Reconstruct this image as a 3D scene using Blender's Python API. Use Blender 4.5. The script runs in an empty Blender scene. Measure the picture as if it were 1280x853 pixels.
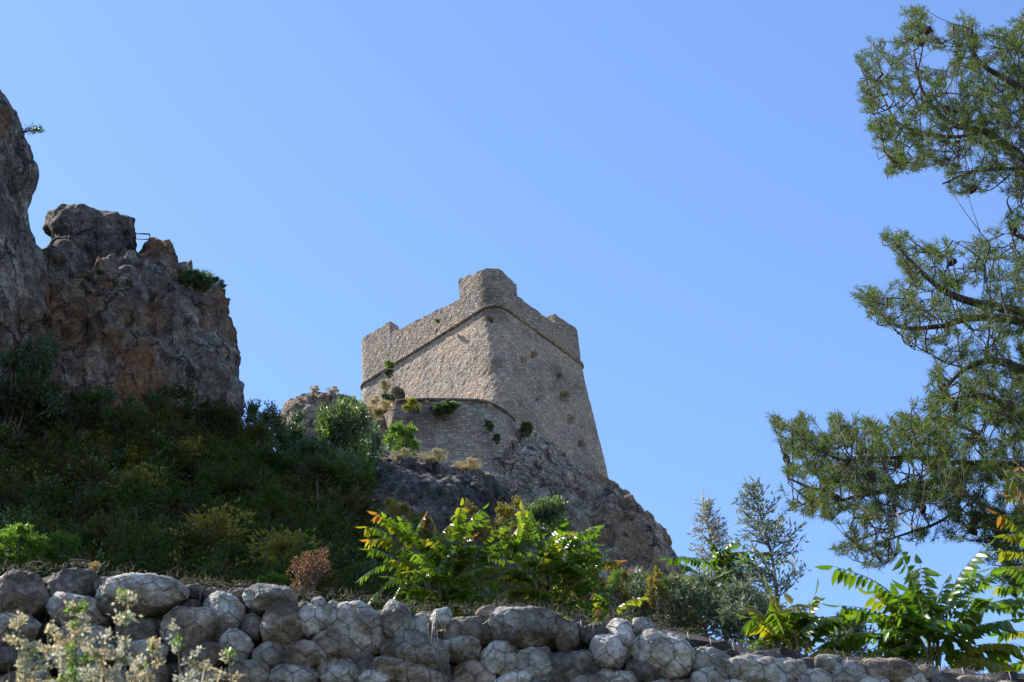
import bpy, math, random
import numpy as np
from mathutils import Vector, noise
from mathutils.bvhtree import BVHTree
R = math.radians
scene = bpy.context.scene
col = scene.collection
# ------------------------------------------------------------------ camera
F, PITCH, ROLL, EYE = 2232.0, 34.0, 5.0, 1.6
cp, sp, cr, sr = math.cos(R(PITCH)), math.sin(R(PITCH)), math.cos(R(ROLL)), math.sin(R(ROLL))
fw = np.array([0, cp, sp]); up0 = np.array([0, -sp, cp]); rt0 = np.array([1., 0, 0])
rt = rt0 * cr - up0 * sr; up = up0 * cr + rt0 * sr
cam_d = bpy.data.cameras.new('camera'); cam = bpy.data.objects.new('camera', cam_d); col.objects.link(cam)
from mathutils import Matrix
cam.matrix_world = Matrix(((rt[0], up[0], -fw[0], 0), (rt[1], up[1], -fw[1], 0), (rt[2], up[2], -fw[2], EYE), (0, 0, 0, 1)))
cam_d.sensor_width = 23.6; cam_d.lens = F / 1280 * 23.6
cam_d.clip_start = .1; cam_d.clip_end = 8000
cam_d.dof.use_dof = True; cam_d.dof.focus_distance = 60; cam_d.dof.aperture_fstop = 11
scene.camera = cam
# ------------------------------------------------------------------ light
SUN_AZ, SUN_EL = -62.0, 50.0
world = bpy.data.worlds.new('World'); scene.world = world; world.use_nodes = True
wn = world.node_tree.nodes; wl = world.node_tree.links
sky = wn.new('ShaderNodeTexSky'); sky.sky_type = 'NISHITA'; sky.sun_disc = False
sky.sun_elevation = R(SUN_EL); sky.sun_rotation = R(SUN_AZ); sky.altitude = 600
sky.air_density = 1.0; sky.dust_density = 0.25; sky.ozone_density = 2.0
tint = wn.new('ShaderNodeMix'); tint.data_type = 'RGBA'; tint.blend_type = 'MULTIPLY'; tint.inputs[0].default_value = 1; tint.inputs[7].default_value = (.86, .96, 1.12, 1)   # clear dry air: a cleaner blue
wl.new(sky.outputs[0], tint.inputs[6]); wl.new(tint.outputs[2], wn['Background'].inputs[0]); wn['Background'].inputs[1].default_value = .12
sl = bpy.data.lights.new('sun', 'SUN'); sl.energy = 4.6; sl.angle = R(.55); sl.color = (1, .95, .87)
so = bpy.data.objects.new('sun', sl); col.objects.link(so)
Sd = Vector((math.sin(R(SUN_AZ)) * math.cos(R(SUN_EL)), math.cos(R(SUN_AZ)) * math.cos(R(SUN_EL)), math.sin(R(SUN_EL))))
so.rotation_euler = Sd.to_track_quat('Z', 'Y').to_euler()
vs = scene.view_settings; vs.view_transform = 'Standard'; vs.look = 'None'; vs.gamma = 1; vs.exposure = 1.1
scene.cycles.max_bounces = 6; scene.cycles.transparent_max_bounces = 8
scene.cycles.diffuse_bounces = 3; scene.cycles.glossy_bounces = 2; scene.cycles.transmission_bounces = 3

# ------------------------------------------------------------------ helpers
def ray(px, py): return fw + (px - 640) / F * rt - (py - 426.5) / F * up
O = np.array([0, 0, EYE])
def at(px, py, Y): d = ray(px, py); return O + d * (Y / d[1])
def atz(px, py, z): d = ray(px, py); return O + d * ((z - EYE) / d[2])
def xat(px, Y, z):
    k = (px - 640) / F; v = np.array([0, Y, z - EYE])
    return -(v @ rt - k * (v @ fw)) / (rt[0] - k * fw[0])
def tag(o, label=None, cat=None, group=None, kind=None):
    for k, v in (('label', label), ('category', cat), ('group', group), ('kind', kind)):
        if v: o[k] = v
    return o
def empty(name, loc, label, cat, group=None):
    o = bpy.data.objects.new(name, None); col.objects.link(o); o.location = [float(c) for c in loc]; o.empty_display_size = .2
    return tag(o, label, cat, group)
def link(name, me, parent=None):
    o = bpy.data.objects.new(name, me); col.objects.link(o)
    if parent is not None:
        o.parent = parent
        o.location = -Vector(parent.location)      # meshes are written in world space
    return o
def mesh(name, V, Fs, mats, parent=None, smooth=False, mi=None):
    me = bpy.data.meshes.new(name)
    me.from_pydata([tuple(map(float, v)) for v in V], [], [tuple(map(int, f)) for f in Fs])
    for m in (mats if isinstance(mats, (list, tuple)) else [mats]): me.materials.append(m)
    if mi is not None: me.polygons.foreach_set('material_index', np.asarray(mi, dtype=np.int32))
    if smooth: me.polygons.foreach_set('use_smooth', np.ones(len(me.polygons), dtype=bool))
    me.update(); return link(name, me, parent)
class Quads:                      # fast pile of quads with a material index each
    def __init__(s): s.v = []; s.m = []
    def add(s, q, m=0):           # q: (n,4,3)
        s.v.append(q.reshape(-1, 3)); s.m.append(np.full(len(q), m, dtype=np.int32))
    def me(s, name, mats):
        v = np.concatenate(s.v); n = len(v) // 4; me = bpy.data.meshes.new(name)
        me.vertices.add(len(v)); me.vertices.foreach_set('co', v.astype(np.float32).ravel())
        me.loops.add(n * 4); me.loops.foreach_set('vertex_index', np.arange(n * 4, dtype=np.int32))
        me.polygons.add(n); me.polygons.foreach_set('loop_start', np.arange(n, dtype=np.int32) * 4)
        for m in mats: me.materials.append(m)
        me.polygons.foreach_set('material_index', np.concatenate(s.m))
        me.update(calc_edges=True); return me
def nrm(a): return a / np.maximum(np.linalg.norm(a, axis=-1, keepdims=True), 1e-9)
def leaves(pos, d, L, W, rg, bend=.15):   # rhombic leaf blades, one quad each
    n = len(pos); d = nrm(d); r = nrm(rg.normal(size=(n, 3))); s = nrm(np.cross(d, r)); nn = np.cross(s, d)
    L = np.asarray(L).reshape(-1, 1); W = np.asarray(W).reshape(-1, 1)
    a = pos; b = pos + d * L * .45 + s * W * .5 + nn * bend * L * .5
    c = pos + d * L; e = pos + d * L * .45 - s * W * .5 + nn * bend * L * .5
    return np.stack([a, b, c, e], 1)
class Tubes:
    def __init__(s): s.V = []; s.F = []
    def add(s, P, rad, k=5):
        P = np.asarray(P, float); n = len(P); rad = np.broadcast_to(np.asarray(rad, float), (n,))
        T = nrm(np.gradient(P, axis=0)); ref = np.array([0.31, .17, .93]) if abs(T[0][2]) < .9 else np.array([1., .1, 0])
        A = nrm(np.cross(T, ref)); B = np.cross(T, A); b0 = len(s.V)
        for i in range(n):
            for j in range(k):
                a = 2 * math.pi * j / k; s.V.append(P[i] + rad[i] * (math.cos(a) * A[i] + math.sin(a) * B[i]))
        for i in range(n - 1):
            for j in range(k):
                j2 = (j + 1) % k; s.F.append((b0 + i * k + j, b0 + i * k + j2, b0 + (i + 1) * k + j2, b0 + (i + 1) * k + j))
        s.F.append(tuple(b0 + j for j in range(k))[::-1]); s.F.append(tuple(b0 + (n - 1) * k + j for j in range(k)))
    def build(s, name, m, parent=None, smooth=True): return mesh(name, s.V, s.F, m, parent, smooth)
def curve(P, n=10):               # Catmull-Rom through points
    P = np.asarray(P, float)
    if len(P) == 2: return P[0] + (P[1] - P[0]) * np.linspace(0, 1, n)[:, None]
    Q = np.vstack([2 * P[0] - P[1], P, 2 * P[-1] - P[-2]]); out = []
    for i in range(1, len(Q) - 2):
        for t in np.linspace(0, 1, n, endpoint=False):
            out.append(.5 * ((2 * Q[i]) + (Q[i + 1] - Q[i - 1]) * t + (2 * Q[i - 1] - 5 * Q[i] + 4 * Q[i + 1] - Q[i + 2]) * t * t + (3 * Q[i] - Q[i - 1] - 3 * Q[i + 1] + Q[i + 2]) * t ** 3))
    out.append(P[-1]); return np.array(out)

# ------------------------------------------------------------------ materials
def mat(name):
    m = bpy.data.materials.new(name); m.use_nodes = True; nt = m.node_tree
    return m, nt.nodes, nt.links, nt.nodes['Principled BSDF']
def tex(N, L, kind, scale, src=None, **kw):
    t = N.new('ShaderNodeTex' + kind)
    if 'Scale' in t.inputs: t.inputs['Scale'].default_value = scale
    for k, v in kw.items():
        if k in t.inputs: t.inputs[k].default_value = v
        else: setattr(t, k, v)
    if src is not None: L.new(src, t.inputs['Vector'])
    return t
def ramp(N, L, src, stops, interp='LINEAR'):
    r = N.new('ShaderNodeValToRGB'); r.color_ramp.interpolation = interp
    e = r.color_ramp.elements
    while len(e) > 1: e.remove(e[-1])
    e[0].position = stops[0][0]; c = stops[0][1]; e[0].color = (*c, 1) if len(c) == 3 else c
    for p, c in stops[1:]: x = e.new(p); x.color = (*c, 1)
    L.new(src, r.inputs[0]); return r
def g(v): return (v, v, v)
def mixc(N, L, f, a, b, mode='MIX'):
    m = N.new('ShaderNodeMix'); m.data_type = 'RGBA'; m.blend_type = mode
    for i, s in ((0, f), (6, a), (7, b)):
        if isinstance(s, (int, float)): m.inputs[i].default_value = s
        elif isinstance(s, tuple): m.inputs[i].default_value = (*s, 1)
        else: L.new(s, m.inputs[i])
    return m.outputs[2]
def coords(N, L, sc=(1, 1, 1)):
    gm = N.new('ShaderNodeNewGeometry'); mp = N.new('ShaderNodeMapping'); mp.inputs['Scale'].default_value = sc
    L.new(gm.outputs['Position'], mp.inputs[0]); return mp.outputs[0]
def addm(N, L, a, b, op='ADD'):
    m = N.new('ShaderNodeMath'); m.operation = op
    for i, s in enumerate((a, b)):
        if isinstance(s, (int, float)): m.inputs[i].default_value = s
        else: L.new(s, m.inputs[i])
    return m.outputs[0]
def bump(N, L, B, h, dist, strength=1.0):
    b = N.new('ShaderNodeBump'); b.inputs['Distance'].default_value = dist; b.inputs['Strength'].default_value = strength
    L.new(h, b.inputs['Height']); L.new(b.outputs[0], B.inputs['Normal'])
def rock_mat(name, dark, mid, light, ochre, och_amt=.58, sc=1.0, bd=.16):
    m, N, L, B = mat(name); P = coords(N, L, (sc, sc, sc)); Pz = coords(N, L, (sc, sc, sc * .22))
    n1 = tex(N, L, 'Noise', .45, P, Detail=9, Roughness=.68); n2 = tex(N, L, 'Noise', 3.2, P, Detail=8, Roughness=.7)
    st = tex(N, L, 'Noise', .9, Pz, Detail=6, Roughness=.7)
    c = ramp(N, L, n1.outputs[0], [(.36, dark), (.5, mid), (.64, light)]).outputs[0]
    c = mixc(N, L, .85, c, ramp(N, L, n2.outputs[0], [(.34, g(.32)), (.5, g(.95)), (.66, g(1.75))]).outputs[0], 'MULTIPLY')
    of = ramp(N, L, tex(N, L, 'Noise', .33, Pz, Detail=5, Roughness=.6).outputs[0], [(och_amt - .04, g(0)), (och_amt + .07, g(.85))]).outputs[0]
    c = mixc(N, L, of, c, mixc(N, L, n2.outputs[0], tuple(x * .5 for x in ochre), ochre))
    c = mixc(N, L, ramp(N, L, st.outputs[0], [(.55, g(0)), (.68, g(.75))]).outputs[0], c, tuple(x * .55 for x in dark))
    Pq = coords(N, L, (sc, sc, sc * .6)); wob = N.new('ShaderNodeVectorMath'); wob.operation = 'MULTIPLY_ADD'; L.new(n2.outputs['Color'], wob.inputs[0]); wob.inputs[1].default_value = g(.22); L.new(Pq, wob.inputs[2])
    v = tex(N, L, 'Voronoi', 1.5, wob.outputs[0]); v2 = tex(N, L, 'Voronoi', 4.2, wob.outputs[0]); v3 = tex(N, L, 'Voronoi', 11, wob.outputs[0])
    def cellv(x): q_ = N.new('ShaderNodeSeparateColor'); L.new(x.outputs['Color'], q_.inputs[0]); return q_.outputs[0]
    wob2 = N.new('ShaderNodeVectorMath'); wob2.operation = 'MULTIPLY_ADD'; L.new(n1.outputs['Color'], wob2.inputs[0]); wob2.inputs[1].default_value = g(1.6); L.new(coords(N, L, (1.3 * sc, 1.3 * sc, .42 * sc)), wob2.inputs[2])
    ed = tex(N, L, 'Voronoi', 1.0, wob2.outputs[0], feature='DISTANCE_TO_EDGE'); ck = ramp(N, L, ed.outputs[0], [(0, g(1)), (.045, g(0))]).outputs[0]
    ck = addm(N, L, ck, ramp(N, L, tex(N, L, 'Noise', .8, P, Detail=3).outputs[0], [(.44, g(0)), (.54, g(1))]).outputs[0], 'MULTIPLY')
    c = mixc(N, L, addm(N, L, ck, .85, 'MULTIPLY'), c, tuple(x * .25 for x in dark))
    n8 = tex(N, L, 'Noise', 10, P, Detail=8, Roughness=.75); c = mixc(N, L, 1, c, ramp(N, L, n8.outputs[0], [(.36, g(.45)), (.5, g(1)), (.64, g(1.7))]).outputs[0], 'MULTIPLY')
    c = mixc(N, L, .8, c, ramp(N, L, cellv(v2), [(0, g(.7)), (1, g(1.25))]).outputs[0], 'MULTIPLY')
    L.new(c, B.inputs['Base Color']); B.inputs['Roughness'].default_value = .92; B.inputs['Specular IOR Level'].default_value = .25
    cr_ = addm(N, L, cellv(v), addm(N, L, cellv(v2), addm(N, L, cellv(v3), .4, 'MULTIPLY'), 'ADD'))
    cr_ = addm(N, L, cr_, addm(N, L, ck, 1.6, 'MULTIPLY'), 'SUBTRACT')
    h = addm(N, L, addm(N, L, n2.outputs[0], cr_, 'ADD'), addm(N, L, v2.outputs[0], .3, 'MULTIPLY'), 'ADD')
    h = addm(N, L, h, addm(N, L, tex(N, L, 'Noise', 9, P, Detail=9, Roughness=.8).outputs[0], .9, 'MULTIPLY'))
    bump(N, L, B, h, bd); return m
M_cliff = rock_mat('cliff rock', (.10, .078, .06), (.22, .175, .138), (.38, .32, .26), (.36, .165, .06), .52)
M_crag = rock_mat('crag rock', (.19, .145, .105), (.39, .30, .215), (.56, .455, .345), (.42, .24, .12), .53)
M_dark = rock_mat('dark rock', (.06, .05, .042), (.145, .125, .105), (.30, .265, .23), (.2, .11, .05), .64, 1.4, .14)

def masonry(name, base, mortar, sc, zs=1.35, bd=.05, warm=True):
    m, N, L, B = mat(name); P = coords(N, L, (1, 1, zs))
    ns = tex(N, L, 'Noise', 3, P, Detail=3); wob = N.new('ShaderNodeVectorMath'); wob.operation = 'MULTIPLY_ADD'
    L.new(ns.outputs['Color'], wob.inputs[0]); wob.inputs[1].default_value = g(.09); L.new(P, wob.inputs[2])
    v = tex(N, L, 'Voronoi', sc, wob.outputs[0]); e = tex(N, L, 'Voronoi', sc, wob.outputs[0], feature='DISTANCE_TO_EDGE')
    hs = N.new('ShaderNodeSeparateColor'); L.new(v.outputs['Color'], hs.inputs[0])
    c = ramp(N, L, hs.outputs[0], [(0, tuple(x * .55 for x in base)), (.35, tuple(x * .85 for x in base)), (.7, base), (1, tuple(min(x * 1.5, .62) for x in base))]).outputs[0]
    mf = ramp(N, L, e.outputs[0], [(.03, g(1)), (.12, g(0))]).outputs[0]
    c = mixc(N, L, mf, c, mortar)
    big = tex(N, L, 'Noise', .35, coords(N, L), Detail=7, Roughness=.65)
    c = mixc(N, L, 1, c, ramp(N, L, big.outputs[0], [(.36, (.55, .52, .5)), (.5, g(1)), (.64, (1.2, 1.06, .95))]).outputs[0], 'MULTIPLY')
    fine = tex(N, L, 'Noise', 18, P, Detail=6, Roughness=.75)
    c = mixc(N, L, .7, c, ramp(N, L, fine.outputs[0], [(.3, g(.6)), (.7, g(1.35))]).outputs[0], 'MULTIPLY')
    L.new(c, B.inputs['Base Color']); B.inputs['Roughness'].default_value = .93; B.inputs['Specular IOR Level'].default_value = .2
    h = addm(N, L, ramp(N, L, e.outputs[0], [(0, g(0)), (.25, g(1))]).outputs[0], addm(N, L, hs.outputs[1], .8, 'MULTIPLY'))
    h = addm(N, L, h, addm(N, L, fine.outputs[0], .6, 'MULTIPLY'))
    bump(N, L, B, h, bd); return m
M_tower = masonry('rubble masonry', (.46, .355, .265), (.35, .28, .215), 7.2, 1.35, .035)
M_parapet = masonry('weathered parapet masonry', (.42, .335, .255), (.27, .22, .17), 6.6, 1.35, .045)
M_terrace = masonry('coursed terrace masonry', (.52, .415, .32), (.36, .29, .225), 6.2, 1.9)

def stone_mat(name, a, b, w):
    m, N, L, B = mat(name); P = coords(N, L); oi = N.new('ShaderNodeObjectInfo')
    n = tex(N, L, 'Noise', 7, P, Detail=8, Roughness=.65); n2 = tex(N, L, 'Noise', 45, P, Detail=5, Roughness=.7)
    c = ramp(N, L, n.outputs[0], [(.34, tuple(x * .7 for x in a)), (.43, a), (.53, b), (.63, w)]).outputs[0]
    c = mixc(N, L, .8, c, ramp(N, L, n2.outputs[0], [(.35, g(.5)), (.65, g(1.35))]).outputs[0], 'MULTIPLY')
    c = mixc(N, L, 1, c, ramp(N, L, oi.outputs['Random'], [(0, (.6, .58, .56)), (.4, (.9, .88, .85)), (.75, (1.05, 1.02, 1)), (1, (1.25, 1.22, 1.18))]).outputs[0], 'MULTIPLY')
    sp_ = tex(N, L, 'Voronoi', 28, P); c = mixc(N, L, ramp(N, L, sp_.outputs[0], [(.12, g(.5)), (.2, g(0))]).outputs[0], c, (.09, .08, .06))
    lich = ramp(N, L, tex(N, L, 'Noise', 4.5, P, Detail=6).outputs[0], [(.56, g(0)), (.64, g(.6))]).outputs[0]
    c = mixc(N, L, lich, c, tuple(x * .42 for x in a))
    L.new(c, B.inputs['Base Color']); B.inputs['Roughness'].default_value = .85; B.inputs['Specular IOR Level'].default_value = .3
    bump(N, L, B, addm(N, L, n.outputs[0], addm(N, L, n2.outputs[0], .5, 'MULTIPLY')), .05); return m
M_stone = stone_mat('limestone boulder', (.34, .295, .24), (.58, .53, .46), (.72, .69, .63))
M_stone_b = stone_mat('brown boulder', (.24, .175, .125), (.43, .345, .265), (.58, .50, .41))
M_core = stone_mat('gap shade rubble', (.05, .042, .034), (.10, .085, .07), (.16, .14, .12))  # shade of the gaps between stones is put into this colour
M_stone_d = stone_mat('dark boulder and gap shade', (.11, .095, .08), (.22, .195, .165), (.36, .33, .29))  # dark boulders; on the small gap fillers this tone paints shade
m, N, L, B = mat('galvanised wire'); B.inputs['Base Color'].default_value = (.13, .13, .13, 1); B.inputs['Metallic'].default_value = .5; B.inputs['Roughness'].default_value = .55; M_wire = m
m, N, L, B = mat('painted rail'); B.inputs['Base Color'].default_value = (.025, .03, .028, 1); B.inputs['Roughness'].default_value = .9; B.inputs['Specular IOR Level'].default_value = .1; M_rail = m

def leaf_mat(name, c1, c2, trans=.4, rough=.45, spec=.4, tcol=None):
    m, N, L, B = mat(name); gm = N.new('ShaderNodeNewGeometry')
    c = ramp(N, L, gm.outputs['Random Per Island'], [(0, c1), (1, c2)]).outputs[0]
    oi = N.new('ShaderNodeObjectInfo'); c = mixc(N, L, 1, c, ramp(N, L, oi.outputs['Random'], [(0, (.7, .8, .75)), (.35, (1, 1, 1)), (.7, (1.2, 1.08, .9)), (1, (.85, .95, 1.15))]).outputs[0], 'MULTIPLY')
    L.new(c, B.inputs['Base Color']); B.inputs['Roughness'].default_value = rough; B.inputs['Specular IOR Level'].default_value = spec
    t = N.new('ShaderNodeBsdfTranslucent'); mx = N.new('ShaderNodeMixShader'); mx.inputs[0].default_value = trans
    tc = mixc(N, L, 1, c, tcol or (1.9, 2.1, .9), 'MULTIPLY'); L.new(tc, t.inputs[0])
    L.new(B.outputs[0], mx.inputs[1]); L.new(t.outputs[0], mx.inputs[2]); L.new(mx.outputs[0], N['Material Output'].inputs[0]); return m
M_lf = {
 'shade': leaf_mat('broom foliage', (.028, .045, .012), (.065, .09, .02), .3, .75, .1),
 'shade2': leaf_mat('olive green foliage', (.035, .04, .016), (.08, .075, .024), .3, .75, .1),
 'oak': leaf_mat('evergreen foliage', (.045, .08, .028), (.105, .155, .055), .3, .4, .5),
 'bright': leaf_mat('fresh green foliage', (.07, .13, .02), (.13, .21, .04), .45),
 'fig': leaf_mat('grey green foliage', (.06, .09, .045), (.12, .16, .08), .35),
 'yellow': leaf_mat('yellow flowering foliage', (.28, .23, .03), (.42, .34, .05), .3),
 'gold': leaf_mat('turning yellow foliage', (.14, .13, .025), (.30, .20, .04), .4),
 'olive': leaf_mat('silver olive foliage', (.085, .12, .05), (.26, .30, .17), .3, .55, .3, (1, 1, .85)),
 'silver': leaf_mat('pale silver olive foliage', (.17, .19, .14), (.46, .48, .40), .35, .5, .4, (1, 1, .85)),
 'pine': leaf_mat('pine needles', (.05, .085, .025), (.12, .155, .055), .36, .6, .15, (1.6, 1.7, .8)),
 'ail': leaf_mat('tree of heaven leaflets', (.06, .11, .014), (.12, .18, .025), .45, .27, .5, (1.7, 2.0, .6)),
 'ail_y': leaf_mat('yellowing leaflets', (.16, .18, .02), (.26, .23, .03), .5, .3, .5, (1.6, 1.8, .6)),
 'ail_o': leaf_mat('orange young leaflets', (.24, .13, .03), (.34, .22, .05), .45, .3, .5, (1.6, 1.3, .7)),
 'litter': leaf_mat('dead leaf litter', (.10, .08, .055), (.24, .19, .13), .2, .8, .2, (1, 1, .8)),
 'dry': leaf_mat('dry grass', (.36, .31, .19), (.50, .45, .30), .35, .7, .2, (1.2, 1.1, .8)),
 'bract': leaf_mat('pale seed bracts', (.42, .38, .26), (.72, .68, .56), .35, .6, .3, (1.1, 1.1, .9)),
 'brown': leaf_mat('withered brown seed heads', (.17, .085, .035), (.33, .18, .085), .25, .7, .2, (1.2, 1, .8)),
 'pink': leaf_mat('pink blossom', (.4, .2, .28), (.55, .35, .42), .3, .6, .3, (1, 1, 1)),
}
def bark(name, a, b):
    m, N, L, B = mat(name); P = coords(N, L, (1, 1, .4)); n = tex(N, L, 'Noise', 18, P, Detail=7, Roughness=.7)
    L.new(ramp(N, L, n.outputs[0], [(.35, a), (.65, b)]).outputs[0], B.inputs['Base Color']); B.inputs['Roughness'].default_value = .9
    bump(N, L, B, n.outputs[0], .02); return m
M_bark = bark('pine bark', (.045, .032, .025), (.13, .095, .075)); M_twig = bark('grey twig bark', (.07, .055, .045), (.17, .145, .12))
M_stem = bark('green stem', (.10, .10, .04), (.22, .19, .10)); M_cone = bark('pine cone', (.03, .02, .014), (.085, .055, .035))

m, N, L, B = mat('hillside earth'); P = coords(N, L)
n = tex(N, L, 'Noise', 1.2, P, Detail=10, Roughness=.7); n2 = tex(N, L, 'Noise', .15, P, Detail=6)
c = ramp(N, L, n.outputs[0], [(.35, (.05, .045, .025)), (.55, (.12, .095, .055)), (.7, (.22, .18, .11))]).outputs[0]
n3 = tex(N, L, 'Noise', 22, P, Detail=8, Roughness=.75); c = mixc(N, L, 1, c, ramp(N, L, n3.outputs[0], [(.36, g(.4)), (.64, g(1.6))]).outputs[0], 'MULTIPLY')
c = mixc(N, L, ramp(N, L, n2.outputs[0], [(.42, g(0)), (.6, g(.7))]).outputs[0], c, (.05, .06, .02))
L.new(c, B.inputs['Base Color']); B.inputs['Roughness'].default_value = .95; bump(N, L, B, n.outputs[0], .1); M_ground = m

# ------------------------------------------------------------------ terrain
KY = [7.6, 12, 20, 30, 45, 55, 64, 72, 80]; KV = [.455, .43, .47, .52, .565, .575, .575, .55, .5]
def zt(x, y):
    zw = 5.02 - .24 * max(-8, min(6, x)) - .1
    if y < 7.6:
        t = max(0, min(1, (y + 1) / 3)); b = max(0, .62 * y - .2) * t * t * (3 - 2 * t)
        if y > 7.05: s = (y - 7.05) / .55; return b * (1 - s) + zw * s
        return b
    yy = min(y, 80); k = float(np.interp(yy, KY, KV)); r = x / y
    k -= float(np.interp(r, [-.03, .11, .3], [0, .16, .24])) + float(np.interp(y, [25, 42], [0, .09])) * float(np.interp(r, [-.19, -.12, -.07, .11], [0, .35, 1, .2]))
    k += float(np.interp(y, [20, 38], [0, .035])) * float(np.interp(r, [-.24, -.15], [1, 0])); z = EYE + k * yy
    if y > 80: z *= max(.0, 1 - (y - 80) / 900) ** 1.2
    s = max(0, min(1, (y - 7.6) / 4.5)); s = s * s * (3 - 2 * s)
    return zw * (1 - s) + z * s + .25 * noise.noise((x * .5, y * .5, 3))
def axis(fine, step, far):
    a = [fine[0] + i * step for i in range(int((fine[1] - fine[0]) / step) + 1)]; s = step
    while a[-1] < far: s *= 1.25; a.append(a[-1] + s)
    s = step; lo = []
    x = a[0]
    while x > -far: s *= 1.25; x -= s; lo.append(x)
    return lo[::-1] + a
xs, ys = axis((-14, 14), .5, 3500), axis((-2, 84), .45, 3500)
V = [(x, y, zt(x, y)) for y in ys for x in xs]; nx = len(xs)
mesh('ground', V, [(j * nx + i, j * nx + i + 1, (j + 1) * nx + i + 1, (j + 1) * nx + i) for j in range(len(ys) - 1) for i in range(nx - 1)], M_ground, smooth=True)
tag(bpy.data.objects['ground'], kind='structure')

# ------------------------------------------------------------------ rock
def disp(p, amp, f, seed):
    q = Vector((p[0] * f + seed, p[1] * f, p[2] * f * .8))
    a = noise.fractal(q * .5, .9, 2.1, 5) * 1.0
    d, _ = noise.voronoi(q * 1.3 + Vector((a * .35, a * .3, 0)))
    b = (d[1] - d[0]); d2, _ = noise.voronoi(q * 3.4)
    c = noise.fractal(q * 3, .8, 2.2, 4)
    qv = Vector((q.x * 1.9 + a * .5, q.y * 1.9, q.z * .75 + a * .4)); e, pt = noise.voronoi(qv); blk = noise.noise(pt[0] * 3.7) * 1.1 * min(1, (e[1] - e[0]) * 6)
    qw = Vector((q.x * 4.6, q.y * 4.6, q.z * 3.1 + a)); e2, pt2 = noise.voronoi(qw); blk2 = noise.noise(pt2[0] * 4.9) * 1.1 * min(1, (e2[1] - e2[0]) * 3)
    return amp * (.75 * a + .55 * min(b, .5) - .25 + .22 * min(d2[1] - d2[0], .4) + .2 * c + .66 * blk + .16 * blk2)
def loft_rings(rings, step, amp, f, seed, capped=True):
    """rings: list of closed (m,3) rings bottom->top with the same m; resampled to `step` metres and displaced along normals"""
    rings = np.array(rings); m = rings.shape[1]
    hgt = np.linalg.norm(np.diff(rings, axis=0), axis=2).mean(1); out = [rings[0]]
    for i in range(len(rings) - 1):
        n = max(1, int(hgt[i] / step))
        for k in range(1, n + 1): out.append(rings[i] + (rings[i + 1] - rings[i]) * k / n)
    Rg = np.array(out); n = len(Rg)
    du = np.roll(Rg, -1, 1) - np.roll(Rg, 1, 1); dv = np.gradient(Rg, axis=0); Nn = nrm(np.cross(du, dv))
    V = Rg.reshape(-1, 3).copy(); Nn = Nn.reshape(-1, 3)
    for i in range(len(V)): V[i] += Nn[i] * disp(V[i], amp, f, seed)
    Fc = [(j * m + i, j * m + (i + 1) % m, (j + 1) * m + (i + 1) % m, (j + 1) * m + i) for j in range(n - 1) for i in range(m)]
    if capped:                                 # domed cap: shrink the last ring inwards
        top = V[-m:]; c = top.mean(0); b = len(V); VV = [V]; K = max(3, int(np.linalg.norm(top - c, axis=1).mean() / (step * 2)))
        for k in range(1, K):
            t = k / K; rgk = c + (top - c) * (1 - t); rgk = rgk + np.array([0, 0, 1.]) * np.array([disp(p * 1.0, amp * .8 * math.sin(t * 1.5), f, seed + 3) for p in rgk])[:, None]
            VV.append(rgk)
        base = b - m
        for k in range(1, K):
            a0 = base + (k - 1) * m; a1 = base + k * m
            Fc += [(a0 + i, a0 + (i + 1) % m, a1 + (i + 1) % m, a1 + i) for i in range(m)]
        V = np.concatenate(VV); Fc.append(tuple(len(V) - m + i for i in range(m)))
    return V, Fc
def section(pr, YR, pxl, YL, T, Tb=None, m=160, e=2.4, tilt=.6, pyl=None):
    """plan ring: right silhouette point pr=(px,py) at depth YR, left at pixel column pxl / depth YL, bulge T toward the camera"""
    A = at(pr[0], pr[1], YR); Bp = np.array([xat(pxl, YL, A[2]), YL, A[2]]); Bp = Bp if pyl is None else at(pxl, pyl, YL); c = (A + Bp) / 2; h = (A - Bp) / 2; Tb = Tb or T * .7
    fr = np.array([h[1], -h[0], 0]); fr = fr / np.linalg.norm(fr);  fr = fr if fr[1] < 0 else -fr
    ring = []
    for i in range(m):
        t = 2 * math.pi * i / m; ct, st = math.cos(t), math.sin(t)
        u = math.copysign(abs(ct) ** (2 / e), ct); w = math.copysign(abs(st) ** (2 / e), st)
        p = c + h * u + fr * (-w) * (Tb if w > 0 else T); p[2] -= tilt * max(0, -w) * T; ring.append(p)
    return ring
def rock(name, lofts, material, **kw):
    V, Fc = [], []
    for secs, step, amp, f, seed in lofts:
        v, fc = loft_rings(secs, step, amp, f, seed); b = sum(len(a) for a in V)
        V.append(v); Fc += [tuple(b + i for i in q) for q in fc]
    o = mesh(name, np.concatenate(V), Fc, material, None, True); return tag(o, **kw)
# left pillar cliff with its two heads
def secs(rows, m=160, e=2.4, tilt=.6): return [section((r[1], r[0]), r[2], r[3], r[4], r[5], None, m, e, tilt, r[6] if len(r) > 6 else None) for r in rows]
pillar = secs([(640, 270, 47, -60, 44, 4), (560, 280, 47.5, -40, 44, 4), (520, 283, 48, -20, 44, 4), (480, 293, 48, -10, 44.5, 3.6), (440, 293, 48, 0, 45, 3.4), (400, 292, 48.5, 10, 45.5, 3.2),
               (378, 286, 48.5, 30, 46, 3.0), (366, 272, 48.6, 54, 46, 2.5), (356, 250, 48.8, 76, 46.5, 1.8), (350, 228, 49, 96, 47, 1.0)], 220)
head1 = secs([(380, 185, 48, 50, 47, 2), (345, 172, 48, 64, 47, 1.7), (315, 167, 48, 64, 47, 1.5), (295, 166, 48, 58, 47, 1.3), (280, 165, 48, 64, 47, 1.1), (271, 158, 48, 80, 47.2, .7)], 120, 3)
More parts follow.
